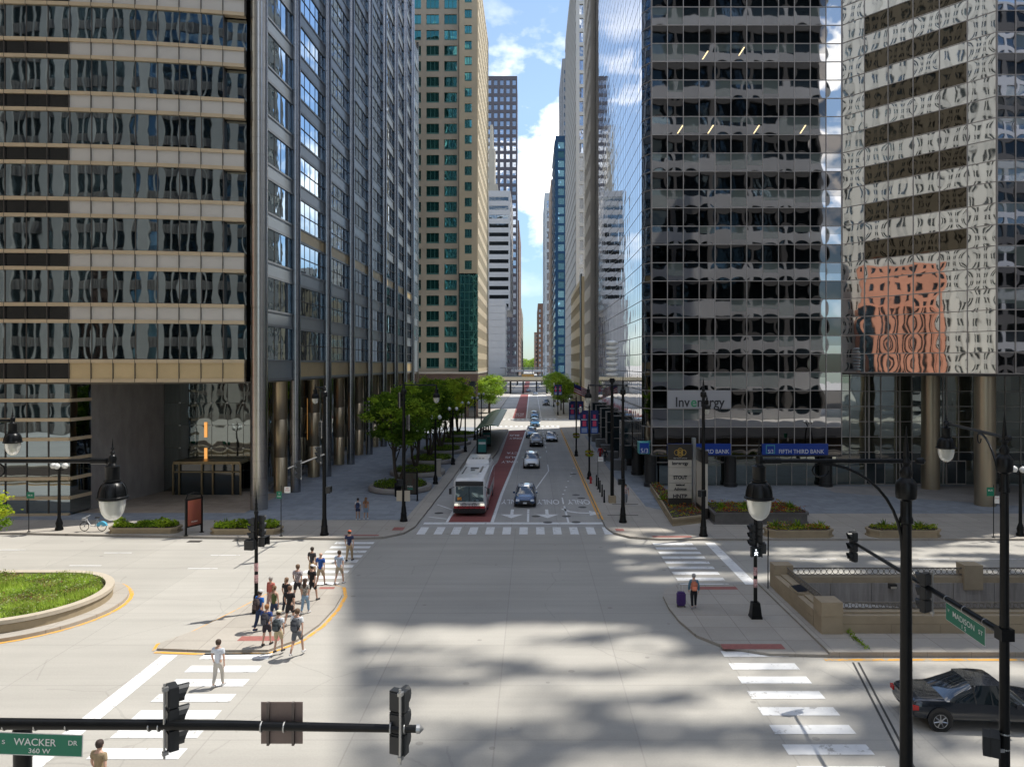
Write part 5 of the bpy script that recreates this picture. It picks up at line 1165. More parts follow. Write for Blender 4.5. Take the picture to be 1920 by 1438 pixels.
o=thing('stone_pylon',(-9.85,76,.15),'short pale stone post beside the second round planter','stone post'); mb=MB(); mb.box(-10.1,-9.6,75.8,76.2,.15,1.9); mb.box(-10.2,-9.5,75.7,76.3,.15,.35); mb.box(-10.15,-9.55,75.75,76.25,1.9,2.0); mb.build('post',SIDE,o)
o=thing('litter_bin',(-10.6,59,.15),'dark litter bin by the lamp mast','bin'); mb=MB(); mb.lathe([(.3,0),(.33,.9),(.36,.95),(.3,1.15),(.15,1.2)],(-12.0,64.6,.15),14); mb.build('bin_body',BLK,o,smooth=True)
# bus shelter
o=thing('bus_shelter',(-5.8,108,.25),'long bus shelter with a curved green roof on the boarding platform','bus shelter')
RG=mat('shelter_green_roof',(.12,.19,.12),.35,metal=.3,var=.1,scale=.5)
mb=MB(); n=12
for k in range(n):
    y0=93.5+k*2.75; y1=y0+2.75; pr=[(-7.6,3.3),(-7.0,3.75),(-6.1,4.05),(-5.2,4.15),(-4.3,4.05)]
    rise=.10*math.sin(math.pi*(k/n)); 
    for a,b in zip(pr,pr[1:]):
        mb.poly([(a[0],y0,a[1]+rise),(b[0],y0,b[1]+rise),(b[0],y1,b[1]+rise),(a[0],y1,a[1]+rise)]); mb.poly([(a[0],y0,a[1]-.07),(a[0],y1,a[1]-.07),(b[0],y1,b[1]-.07),(b[0],y0,b[1]-.07)])
for a,b in zip(pr,pr[1:]): mb.poly([(a[0],93.5,a[1]-.12),(b[0],93.5,b[1]-.12),(b[0],93.5,b[1]),(a[0],93.5,a[1])],1)
mb.build('roof',[RG,mat('shelter_edge',(.1,.2,.12),.4)],o)
for k in range(6): mb=MB(); y=94.5+k*6; mb.box(-7.25,-7.05,y,y+.2,.25,3.6); mb.tube([(-7.15,y+.1,3.2),(-5.6,y+.1,3.95)],.06,6); mb.build('post',BLK,o)
mb=MB(); mb.box(-7.2,-7.15,96,126,.5,2.6); mb.build('glass_back',mat('shelter_glass',(.25,.35,.33),.08,tr=.8),o)
for i,y in enumerate((93.6,103.)):
    mb=MB(); mb.box(-7.05,-5.85,y,y+.25,.25,2.6,0); mb.box(-6.97,-5.93,y-.02,y,.6,2.25,1); mb.box(-6.9,-6.0,y-.03,y-.02,1.6,1.9,2); p=mb.build('poster_panel',[BLKM,mat('poster_teal',(.03,.22,.20),.5),SIGNW],o)
o=thing('hand_rail',(-7.5,82,.0),'low metal rail fence at the near end of the boarding platform','railing'); mb=MB()
for k in range(9): mb.box(-7.52,-7.47,76+k*1.4,76.05+k*1.4,.0,1.05)
mb.box(-7.52,-7.47,76,87.3,1.0,1.06); mb.box(-7.52,-7.47,76,87.3,.5,.54); mb.build('rail',mat('rail_bronze',(.16,.13,.09),.5,metal=.4),o)
# flags on the beige block
US=mat('flag_red',(.45,.03,.04),.7); UB=mat('flag_blue',(.02,.03,.16),.7)
o=thing('flag',(10.2,123.8,5),'striped flag with a blue corner on a slanting pole over the right pavement','flag')
mb=MB(); mb.tube([(10.2,123.8,5.6),(7.0,121.5,9.0)],.05,6); mb.build('pole',SILV,o)
mb=MB()
for k in range(9): 
    x0,z0=7.1,8.8; 
    for j in range(6):
        f=lambda u,v:(x0+u*2.4+.05*math.sin(v*3),121.6+.25*math.sin(u*7+v),z0-v*1.5-u*1.1)
        mb.poly([f(j/6,k/9),f((j+1)/6,k/9),f((j+1)/6,(k+1)/9),f(j/6,(k+1)/9)],2 if (j<3 and k<4) else (k%2))
mb.build('cloth',[US,SIGNW,UB],o)
# bicycle
o=thing('rental_bicycle',(-31.1,51.1,.15),'grey rental bicycle with a pale blue rear guard leaning at a dock','bicycle')
FR=mat('bike_grey',(.35,.36,.37),.4); BBL=mat('bike_blue',(.10,.42,.62),.4)
for x in (-31.75,-30.5):
    mb=MB(); mb.tube(circle((x,51.1,.5),.31,20),.025,6); w_=mb.build('wheel',RUB,o,smooth=True); mb=MB(); mb.lathe([(.04,-.04),(.04,.04)],(0,0,0),8,0,Matrix.Translation((x,51.1,.5))@Matrix.Rotation(R(90),4,'X'))
    for k in range(8): mb.tube([(x,51.1,.5),(x+math.cos(k*.785)*.3,51.1,.5+math.sin(k*.785)*.3)],.003,3)
    mb.build('hub',STEEL,w_)
mb=MB(); mb.tube([(-31.75,51.1,.5),(-31.6,51.1,1.1),(-31.55,51.1,1.2)],.025,6); mb.tube([(-31.6,51.1,1.0),(-31.3,51.1,.55),(-31.0,51.1,.5),(-30.85,51.1,.95),(-30.8,51.1,1.1)],.035,6); mb.tube([(-31.0,51.1,.5),(-30.5,51.1,.5),(-30.85,51.1,.95)],.02,6); mb.tube([(-31.5,50.85,1.25),(-31.55,51.1,1.2),(-31.5,51.35,1.25)],.02,6); mb.box(-31.85,-31.6,50.95,51.25,.95,1.12); mb.build('frame',FR,o,smooth=True,angle=50)
mb=MB(); 
for k in range(8):
    a0=R(10+20*k);a1=R(30+20*k); mb.poly([(-30.5+math.cos(a0)*.37,51.0,.5+math.sin(a0)*.37),(-30.5+math.cos(a1)*.37,51.0,.5+math.sin(a1)*.37),(-30.5+math.cos(a1)*.12,51.0,.5+math.sin(a1)*.12),(-30.5+math.cos(a0)*.12,51.0,.5+math.sin(a0)*.12)]); mb.poly([(-30.5+math.cos(a0)*.37,51.0,.5+math.sin(a0)*.37),(-30.5+math.cos(a0)*.37,51.2,.5+math.sin(a0)*.37),(-30.5+math.cos(a1)*.37,51.2,.5+math.sin(a1)*.37),(-30.5+math.cos(a1)*.37,51.0,.5+math.sin(a1)*.37)])
mb.build('rear_guard',BBL,o); mb=MB(); mb.box(-30.98,-30.68,51.0,51.2,1.1,1.18,tx=.8,ty=.7); mb.build('saddle',RUB,o)
# ramp parapets
def parapet(label,pts,thick,inner,h0,h1,sl,pillars,plaque=None):
    pass
PRC=mat('parapet_concrete',(.37,.30,.205),.8,var=.12,scale=1.1,bump=.15)
RAILM=mat('iron_ring_rail',(.20,.18,.15),.5,metal=.3)
def course(mb,x0,x1,y0,y1,z0,z1,step,axis):
    a,b=(x0,x1) if axis=='x' else (y0,y1); t=a
    while t<b-.01:
        e=min(b,t+step)
        if axis=='x': mb.box(t,e-.012,y0,y1,z0,z1-.012)
        else: mb.box(x0,x1,t,e-.012,z0,z1-.012)
        t=e
def ringrail(mb,p,q,z0,z1,ax):
    p=Vector(p);q=Vector(q); L=(q-p).length; d=(q-p)/L; n=int(L/.30)
    mb.tube([(p.x,p.y,z1),(q.x,q.y,z1)],.035,5); mb.tube([(p.x,p.y,z0),(q.x,q.y,z0)],.03,5)
    for i in range(n): c=p+d*((i+.5)*L/n); mb.tube(circle((c.x,c.y,(z0+z1)/2),(z1-z0)/2-.03,8,ax),.017,4,caps=False)
o=thing('ramp_parapet',(30,31.9,.22),'tan concrete parapet with an iron ring rail on the near side of the ramp','parapet')
mb=MB(); course(mb,13.62,72,31.55,32.25,.22,.62,2.15,'x'); course(mb,13.62,72,31.55,32.25,.62,1.0,3.1,'x'); mb.box(13.62,72,31.8,32.3,.995,1.08); mb.build('wall',PRC,o)
mb=MB(); ringrail(mb,(13.6,32.15),(45,32.15),1.12,1.38,'y'); mb.build('ring_rail',RAILM,o)
mb=MB(); mb.box(12.66,13.6,31.45,32.35,.22,1.6); mb.box(12.64,13.62,31.43,32.37,.98,1.0); mb.build('pillar',PRC,o)
o=thing('ramp_parapet',(13.1,35,.22),'tan stepped parapet with a dark plaque across the head of the ramp','parapet')
mb=MB(); course(mb,12.66,13.4,32.4,37.55,.22,.62,2.6,'y'); course(mb,12.66,13.4,32.4,37.55,.62,1.0,2.6,'y'); mb.box(12.95,13.4,32.4,37.55,1.0,1.06); mb.build('wall',PRC,o)
mb=MB(); ringrail(mb,(13.35,32.4),(13.35,37.6),1.12,1.38,'x'); mb.build('ring_rail',RAILM,o)
mb=MB(); mb.box(12.7,13.25,34.3,35.5,1.0,1.12,0,); mb.poly([(12.72,34.4,1.125),(13.2,34.4,1.2),(13.2,35.4,1.2),(12.72,35.4,1.125)],1); mb.build('plaque',[PRC,mat('plaque_dark',(.02,.025,.04),.3,metal=.5)],o)
o=thing('ramp_parapet',(30,38.,.22),'tan parapet with a ring rail on the far side of the ramp','parapet')
mb=MB(); course(mb,13.65,72,37.75,38.25,.22,.85,2.15,'x'); mb.build('wall',PRC,o)
mb=MB(); ringrail(mb,(13.7,37.85),(45,37.85),.95,1.3,'y'); mb.build('ring_rail',RAILM,o)
for x in (12.68,22.6,33.2): mb=MB(); mb.box(x,x+.98,37.6,38.35,.22,1.5); mb.build('pillar',PRC,o)
x,y,z=P(1673,1098,37.6); o=thing('wall_lamp',(x,y,z),'small square lamp fixed to the ramp wall','wall lamp'); mb=MB(); mb.box(x-.18,x+.18,37.45,37.69,z-.12,z+.12,0); mb.box(x-.15,x+.15,37.43,37.45,z-.11,z+.0,1); mb.build('housing',[DCOL,BEI],o)
rng=random.Random(3); o=MB()
for k in range(160):
    y=29.7+2.0*rng.random()**1; leaf(o,(13.85+rng.gauss(0,.05),y,.25+rng.random()*.2*(1 if y>31 else .6)),.06,rng,rng.randrange(2))
tag(o.build('weeds',[leafmat('leaf_green',(.19,.31,.035)),leafmat('leaf_light',(.33,.46,.05))]),'green weeds growing in the pavement joint beside the parapet pillar','weeds',kind='stuff')

x,y=G(1107.7,906,.15); o=thing('fire_hydrant',(x,y,.15),'small red fire hydrant by the nearest flower-basket lamp post','hydrant'); mb=MB(); mb.lathe([(.16,0),(.16,.05),(.1,.07),(.1,.5),(.13,.52),(.12,.6),(.05,.68),(.002,.7)],(x,y,.15),12); mb.build('hydrant_body',RDT,o,smooth=True,angle=45)
for s in (-1,1): mb=MB(); mb.lathe([(.05,0),(.05,.08)],(0,0,0),8,0,Matrix.Translation((x+s*.08,y,.55))@Matrix.Rotation(R(90*s),4,'Y')); mb.build('outlet',RDT,o)
# ================= vehicles =================
TYRE=mat('tyre_rubber',(.018,.018,.018),.85); RIM=mat('alloy_rim',(.45,.46,.48),.3,metal=.9); CG=mat('car_glass',(.012,.018,.022),.03,spec=1.,coat=1.)
HL=mat('headlight_lens',(.62,.64,.66),.12,spec=.9); TLR=mat('tail_light_red',(.5,.01,.01),.2); PLT=mat('number_plate',(.6,.62,.65),.5); GRL=mat('grille_black',(.015,.015,.017),.4)
def paint(n,c,metal=.3): return mat(n,c,.25,metal=metal,coat=1.)
def make_car(name,cat,pm,L=4.6,W=1.8,Hh=1.5,kind='suv',clad=False):
    """faces -y; wheels on z=0"""
    o=thing(name,(0,0,0),'x',cat); h=L/2; hw=W/2; bz=.27; belt=.60*Hh+(.04 if kind!='sedan' else .0); hood=.60*Hh if kind!='sedan' else .56*Hh
    if kind=='sedan': ws,rs,re,rw,tz=-h+1.25,-h+1.95,h-1.95,h-1.05,.66*Hh
    elif kind=='pickup': ws,rs,re,rw,tz=-h+1.35,-h+1.95,h-2.2,h-1.9,.62*Hh
    else: ws,rs,re,rw,tz=-h+1.05,-h+1.70,h-.75,h-.22,.64*Hh
    # stations: y, half width low, half width belt, z bottom, z belt, z roof, half width roof
    St=[(-h,.80*hw,.72*hw,bz+.12,hood*.62,hood*.66,.55*hw),(-h+.12,.93*hw,.88*hw,bz,hood*.80,hood*.84,.70*hw),(-h+.4,.98*hw,.94*hw,bz,hood*.92,hood*.97,.80*hw),(-h+.8,hw,.96*hw,bz,hood*.97,hood*1.03,.84*hw),(ws,hw,.96*hw,bz,belt,hood*1.07,.84*hw),
        ((ws+rs)/2,hw,.95*hw,bz,belt,(hood*1.07+Hh*.98)/2+.04,.79*hw),(rs,hw,.95*hw,bz,belt,Hh*.975,.72*hw),((rs+re)/2,hw,.95*hw,bz,belt+.01,Hh,.74*hw),(re,hw,.95*hw,bz,belt+.03,Hh*.975,.72*hw)]
    if kind in('sedan',): St+=[((re+rw)/2,hw,.94*hw,bz,belt+.03,(Hh*.975+tz*1.02)/2+.05,.74*hw),(rw,hw,.93*hw,bz,tz*.97,tz*1.03,.82*hw),(h-.35,.97*hw,.91*hw,bz,tz*.96,tz*1.02,.80*hw),(h-.05,.9*hw,.85*hw,bz+.05,tz*.90,tz*.96,.74*hw),(h,.84*hw,.8*hw,bz+.15,tz*.75,tz*.78,.6*hw)]
    elif kind=='pickup': St+=[(rw,hw,.95*hw,bz,belt,belt+.03,.9*hw),(rw+.05,hw,.95*hw,bz,belt*.96,belt*.97,.9*hw),(h-.05,hw,.95*hw,bz+.1,belt*.96,belt*.97,.9*hw),(h,.95*hw,.9*hw,bz+.15,belt*.9,belt*.92,.8*hw)]
    else: St+=[(rw,.98*hw,.93*hw,bz,belt+.03,belt+.1,.78*hw),(h-.06,.95*hw,.9*hw,bz+.05,belt*.9,belt*.96,.75*hw),(h,.88*hw,.84*hw,bz+.15,belt*.7,belt*.74,.6*hw)]
    bd_=MB(); gs=MB(); rings=[]
    for (y,a,b,z0,zb,zr,c) in St:
        rings.append([(a*.9,y,z0),(a,y,z0+.12),(a*1.0,y,(z0+zb)*.5),(b,y,zb),(c,y,zr-.02 if zr-zb>.15 else zr-.01),(c*.5,y,zr+.012),(0,y,zr+.018)])
    ns=len(St); ng=6; wsi,rsi,rei=4,6,8; rwi=10 if kind=='sedan' else 9
    for s in (1,-1):
        for i in range(ns-1):
            for j in range(ng):
                q=[rings[i][j],rings[i+1][j],rings[i+1][j+1],rings[i][j+1]]; q=[(p[0]*s,p[1],p[2]) for p in q]
                if s<0: q=q[::-1]
                g_=(j==3 and wsi<=i<rwi and St[i][5]-St[i][4]>-1 and i>=wsi) or (j>=4 and (wsi<=i<rsi or rei<=i<rwi))
                if kind=='pickup' and j==3 and i>=rei: g_=True
                (gs if g_ else bd_).poly(q,0)
    for idx in (0,-1):
        rg=rings[idx]; pl_=rg+[(-p[0],p[1],p[2]) for p in rg[::-1][1:]]
        bd_.poly(pl_ if idx==0 else pl_[::-1],0)
    rg=[r[0] for r in rings]; 
    for i in range(ns-1): bd_.poly([(-rg[i][0],rg[i][1],rg[i][2]),(-rg[i+1][0],rg[i+1][1],rg[i+1][2]),(rg[i+1][0],rg[i+1][1],rg[i+1][2]),(rg[i][0],rg[i][1],rg[i][2])],1)
    pil_=MB()
    for s in (1,-1):
        for y in ((rs+re)/2-.05,re-.05):
            x0=.955*hw*s; pil_.tube([(x0*.985,y,belt),(.715*hw*s,y,Hh*.95)],.035,4,0)
    if clad: pil_.box(-hw*1.005,hw*1.005,-h+.9,h-.9,bz-.02,bz+.16,1)
    b_=bd_.build('body',[pm,GRL],o,world=False,smooth=True,angle=55,weld=.0005,sub=2); w_=gs.build('windows',CG,o,world=False,smooth=True,angle=60,weld=.0005,sub=2); pil_.build('pillars',[pm,GRL],o,world=False)
    ax=(-h+.85,h-.85) if kind!='pickup' else (-h+.95,h-1.15); wr=.33 if kind=='sedan' else .36
    for y in ax:
        for s in (1,-1):
            mb=MB(); M4=Matrix.Translation((s*(hw+.002),y,wr+.04))@Matrix.Rotation(R(90),4,'Y'); mb.lathe([(wr+.07,-.01),(wr+.07,.01)],(0,0,0),24,0,M4); mb.build('wheel_arch',GRL,o,world=False)
            mb=MB(); M4=Matrix.Translation((s*(hw-.10),y,wr))@Matrix.Rotation(R(90*s),4,'Y'); mb.lathe([(wr-.1,-.1),(wr-.02,-.1),(wr,-.07),(wr,.09),(wr-.02,.12),(wr-.1,.125),(wr-.11,.1)],(0,0,0),24,0,M4,caps=False); t=mb.build('tyre',TYRE,o,world=False,smooth=True,angle=50)
            mb=MB(); mb.lathe([(.05,.10),(.07,.125),(.002,.13)],(0,0,0),10,0,M4,caps=False); mb.lathe([(wr-.12,.115),(wr-.1,.12),(wr-.11,.06),(.02,.05)],(0,0,0),24,0,M4,caps=False)
            for k in range(7):
                a=k*2*math.pi/7; mb.tube([M4@Vector((math.cos(a)*.05,math.sin(a)*.05,.12)),M4@Vector((math.cos(a)*(wr-.11),math.sin(a)*(wr-.11),.11))],.022,4)
            mb.build('rim',RIM,t,world=False)
    for s in (1,-1):
        mb=MB(); x0,x1=sorted((s*.52*hw,s*.86*hw)); mb.box(x0,x1,-h-.005,-h+.22,hood*.60,hood*.76,tx=.96,ty=.6); mb.build('headlight',HL,o,world=False)
        mb=MB(); x0,x1=sorted((s*.66*hw,s*.93*hw)); mb.box(x0,x1,h-.2,h+.01,belt*.72,belt*.88); mb.build('tail_light',TLR,o,world=False)
        mb=MB(); mb.box(min(s*hw*.97,s*(hw+.17)),max(s*hw*.97,s*(hw+.17)),ws+.42,ws+.55,belt+.0,belt+.14); mb.build('wing_mirror',pm,o,world=False)
    mb=MB(); mb.box(-.46*hw,.46*hw,-h-.01,-h+.1,hood*.50,hood*.68); mb.box(-.62*hw,.62*hw,-h-.006,-h+.1,bz+.08,bz+.22); mb.build('grille',GRL,o,world=False)
    mb=MB(); mb.box(-.16,.16,-h-.03,-h-.01,hood*.38,hood*.38+.13); mb.build('number_plate',PLT,o,world=False)
    return o
PB=paint('car_paint_dark_blue',(.012,.05,.13)); PW=paint('car_paint_pearl',(.60,.60,.58),.2); PK=paint('car_paint_black',(.010,.011,.013),.1); PBL=paint('car_paint_blue',(.03,.16,.30)); PS=paint('car_paint_silver_blue',(.22,.27,.33),.6); PG_=paint('car_paint_graphite',(.03,.035,.045),.4)
def car(px,py,o,label,rz=0,z=0):
    x,y=G(px,py); L=o.get('_L',4.5); o=place(o,(x,y+2.2,0.01),rz,label,'cars on the side street'); return o
c1=make_car('hatchback','car',PB,4.3,1.78,1.56,'suv'); car(985,953,c1,'dark blue hatchback facing the stop line beside the bus',R(-1))
c2=make_car('white_suv','car',PW,4.7,1.86,1.68,'suv',True); car(996.5,879.5,c2,'pearl white SUV driving in the middle lane')
c3=make_car('pickup_truck','pickup truck',PK,5.4,1.95,1.85,'pickup'); car(1006,838,c3,'black pickup truck behind the white SUV')
c4=make_car('sedan','car',PS,4.7,1.8,1.45,'sedan'); car(1034.5,829,c4,'silver-blue sedan in the lane by the right kerb')
c5=make_car('blue_suv','car',PBL,4.5,1.82,1.66,'suv'); car(997,822,c5,'blue SUV left of the black pickup truck')
car(1003,801.5,c5,'blue SUV waiting inside the crossing'); car(1002.5,785.5,c5,'blue SUV just past the crossing')
car(1024,761,c3,'black pickup parked at the right kerb beyond the crossing').rotation_euler=(0,0,0)
for px,py,l_ in ((1004,741,'dark car under the railway bridge, nearest of three'),(991,735,'dark car under the railway bridge, left one'),(1008,729,'pale car under the railway bridge, farthest')): car(px,py,c4,l_)
# big dark sedan in the right foreground (nose to the right)
c6=make_car('black_sedan','car',paint('car_paint_midnight',(.012,.016,.024),.2),4.95,1.86,1.47,'sedan'); place(c6,(15.05,24.35,.01),R(90-4),'black sedan crossing the right foreground behind the two masts')

# bus
bus=thing('city_bus',(-4.92,56.75,.01),'white city bus with a black front, red skirt and rack, facing the crossing','bus',rz=R(-.3))
BW=mat('bus_white',(.66,.67,.68),.35,var=.05,scale=.7,coat=.4); BK=mat('bus_black',(.015,.015,.017),.35); BR=mat('bus_red',(.42,.02,.03),.35); BGR=mat('bus_grey_panel',(.40,.41,.43),.5)
Lb=12.2; w2=1.28
mb=MB(); 
sec=lambda y,w_,zt_,z0=.32:[(w_,y,z0),(w_,y,1.5),(w_*.995,y,2.6),(w_*.96,y,zt_-.22),(w_*.85,y,zt_-.05),(w_*.5,y,zt_),(0,y,zt_+.01)]
rg=[sec(0.10,w2*.90,2.82),sec(.32,w2,2.98),sec(.9,w2,3.02),sec(Lb-.3,w2,3.02),sec(Lb,w2*.95,2.95)]
for s in (1,-1):
    for a,b in zip(rg,rg[1:]):
        for j in range(6):
            q=[a[j],b[j],b[j+1],a[j+1]]; q=[(p[0]*s,p[1],p[2]) for p in q]; mb.poly(q if s>0 else q[::-1],0)
for i,fl in ((0,1),(-1,0)):
    r_=rg[i]; p_=r_+[(-p[0],p[1],p[2]) for p in r_[::-1][1:]]; mb.poly(p_ if fl else p_[::-1],0)
mb.box(-w2*.9,w2*.9,.2,Lb-.2,.2,.34,1)
mb.build('body',[BW,BK],bus,world=False,smooth=True,angle=30,weld=.0005)
mb=MB(); mb.box(-w2+.005,w2-.005,.0,.34,.30,.62,0); mb.build('bumper',BK,bus,world=False)
mb=MB(); mb.box(-w2*.96,w2*.96,.04,.34,.62,.80,0); 
for s in (-1,1): mb.box(*sorted((s*w2*.998,s*(w2+.006))),.36,Lb-.1,.36,.62)
mb.build('red_skirt',BR,bus,world=False)
mb=MB(); mb.poly([(-1.12,.085,1.15),(1.12,.085,1.15),(1.08,.10,2.35),(-1.08,.10,2.35)]); mb.build('windscreen',glass('bus_windscreen',(.15,.20,.22),pil=.03,nzamp=.02,nscale=.9),bus,world=False)
mb=MB(); mb.box(-1.1,1.1,.05,.12,2.38,2.74,0); mb.build('destination_board',BK,bus,world=False)
mb=MB(); mb.box(-.95,-.62,.06,.075,1.28,1.5); mb.build('orange_card',mat('card_orange',(.75,.28,.02),.5),bus,world=False)
mb=MB(); mb.tube([(-.03,.03,1.14),(-.03,.02,2.3)],.018,4); mb.tube([(-.9,.05,1.2),(-.2,.045,1.75)],.014,4); mb.tube([(.9,.05,1.2),(.2,.045,1.75)],.014,4); mb.build('wiper',BK,bus,world=False)
for s in (-1,1):
    mb=MB(); mb.box(*sorted((s*.80,s*1.18)),.0,.1,.84,.99); mb.build('headlight',mat('headlight_on',(.9,.85,.7),.2,emit=.5),bus,world=False)
    mb=MB(); mb.tube([(s*1.2,.2,2.3),(s*1.5,.05,2.2)],.025,5); mb.box(*sorted((s*1.4,s*1.6)),0,.1,1.75,2.2); mb.build('mirror',BK,bus,world=False)
    sd=MB(); k=0; y=.7
    while y<Lb-1.6:
        sd.box(*sorted((s*w2*.99,s*(w2+.004))),y,y+1.28,1.38,2.42); y+=1.36
    sd.build('side_windows',CG,bus,world=False)
    mb=MB(); mb.box(*sorted((s*w2*.999,s*(w2+.012))),4.2,8.6,.68,1.28); mb.build('side_panel',BGR,bus,world=False)
    for y in (2.7,9.1):
        mb=MB(); M4=Matrix.Translation((s*(w2+.003),y,.5))@Matrix.Rotation(R(90),4,'Y'); mb.lathe([(.56,-.01),(.56,.01)],(0,0,0),24,0,M4); mb.build('wheel_arch',BK,bus,world=False)
        mb=MB(); M4=Matrix.Translation((s*(w2-.13),y,.48))@Matrix.Rotation(R(90*s),4,'Y'); mb.lathe([(.3,-.1),(.46,-.1),(.48,-.05),(.48,.12),(.46,.15),(.3,.15),(.27,.1)],(0,0,0),24,0,M4); t=mb.build('tyre',TYRE,bus,world=False,smooth=True,angle=50); mb=MB(); mb.lathe([(.27,.155),(.14,.10),(.1,.16),(.002,.17)],(0,0,0),16,0,M4,caps=False); mb.build('rim',RIM,t,world=False)
mb=MB(); 
for z in (.55,.8,1.02): mb.tube([(-.85,-.12-(z-.5)*.15,z),(.85,-.12-(z-.5)*.15,z)],.02,5)
for x in (-.85,-.4,0,.4,.85): mb.tube([(x,.05,.45),(x,-.12,.55),(x,-.2,1.05)],.018,5)
mb.tube(circle((-.4,-.2,.95),.16,12),.018,4); mb.tube(circle((.4,-.2,.95),.16,12),.018,4)
mb.build('bicycle_rack',BK,bus,world=False)
mb=MB(); mb.box(-.5,.5,1.6,3.4,3.02,3.10); mb.box(-.35,.35,5.0,5.6,3.02,3.09,1); mb.box(-.25,.1,3.9,4.5,3.02,3.06,1); mb.box(.55,.7,3.2,6.4,3.0,3.07,1); mb.box(-.85,-.75,2.4,6.4,2.97,3.03,1); mb.box(-.9,.9,6.2,6.35,3.0,3.06,0); mb.build('roof_hatches',[BW,BK],bus,world=False)
mb=MB(); mb.box(-1.05,1.05,8.2,12.0,3.0,3.42,0,tx=.9,ty=.94); 
for k in range(4): mb.box(-.55+k*.3,-.35+k*.3,8.6,9.1,3.42,3.44,1)
mb.build('roof_unit',[BW,BK],bus,world=False)

# ================= people =================
SK=[mat('skin_light',(.55,.34,.25),.55),mat('skin_tan',(.42,.25,.17),.55),mat('skin_brown',(.22,.12,.08),.55)]
CLO={}
def cloth(c,var=.12,col2=None,sc=3): 
    k='cloth_%03d_%03d_%03d%s'%(c[0]*255,c[1]*255,c[2]*255,'p' if col2 else '')
    return mat(k,c,.9,var=var,scale=sc,col2=col2)
def skin_mesh(vs,es,rs,root=0,sub=1,name='body'):
    me=bpy.data.meshes.new(name); me.from_pydata(vs,es,[]); ob=bpy.data.objects.new(name,me); C.objects.link(ob)
    m=ob.modifiers.new('s','SKIN'); m.use_smooth_shade=True
    for i,r in enumerate(rs):
        sv=me.skin_vertices[0].data[i] if me.skin_vertices else None
        if sv: sv.radius=(r,r) if not isinstance(r,tuple) else r; sv.use_root=(i==root)
    if sub: ob.modifiers.new('u','SUBSURF').levels=sub
    bpy.context.view_layer.update(); dg=bpy.context.evaluated_depsgraph_get()
    out=bpy.data.meshes.new_from_object(ob.evaluated_get(dg)); bpy.data.objects.remove(ob); bpy.data.meshes.remove(me); return out
def ensure_skin(me): pass
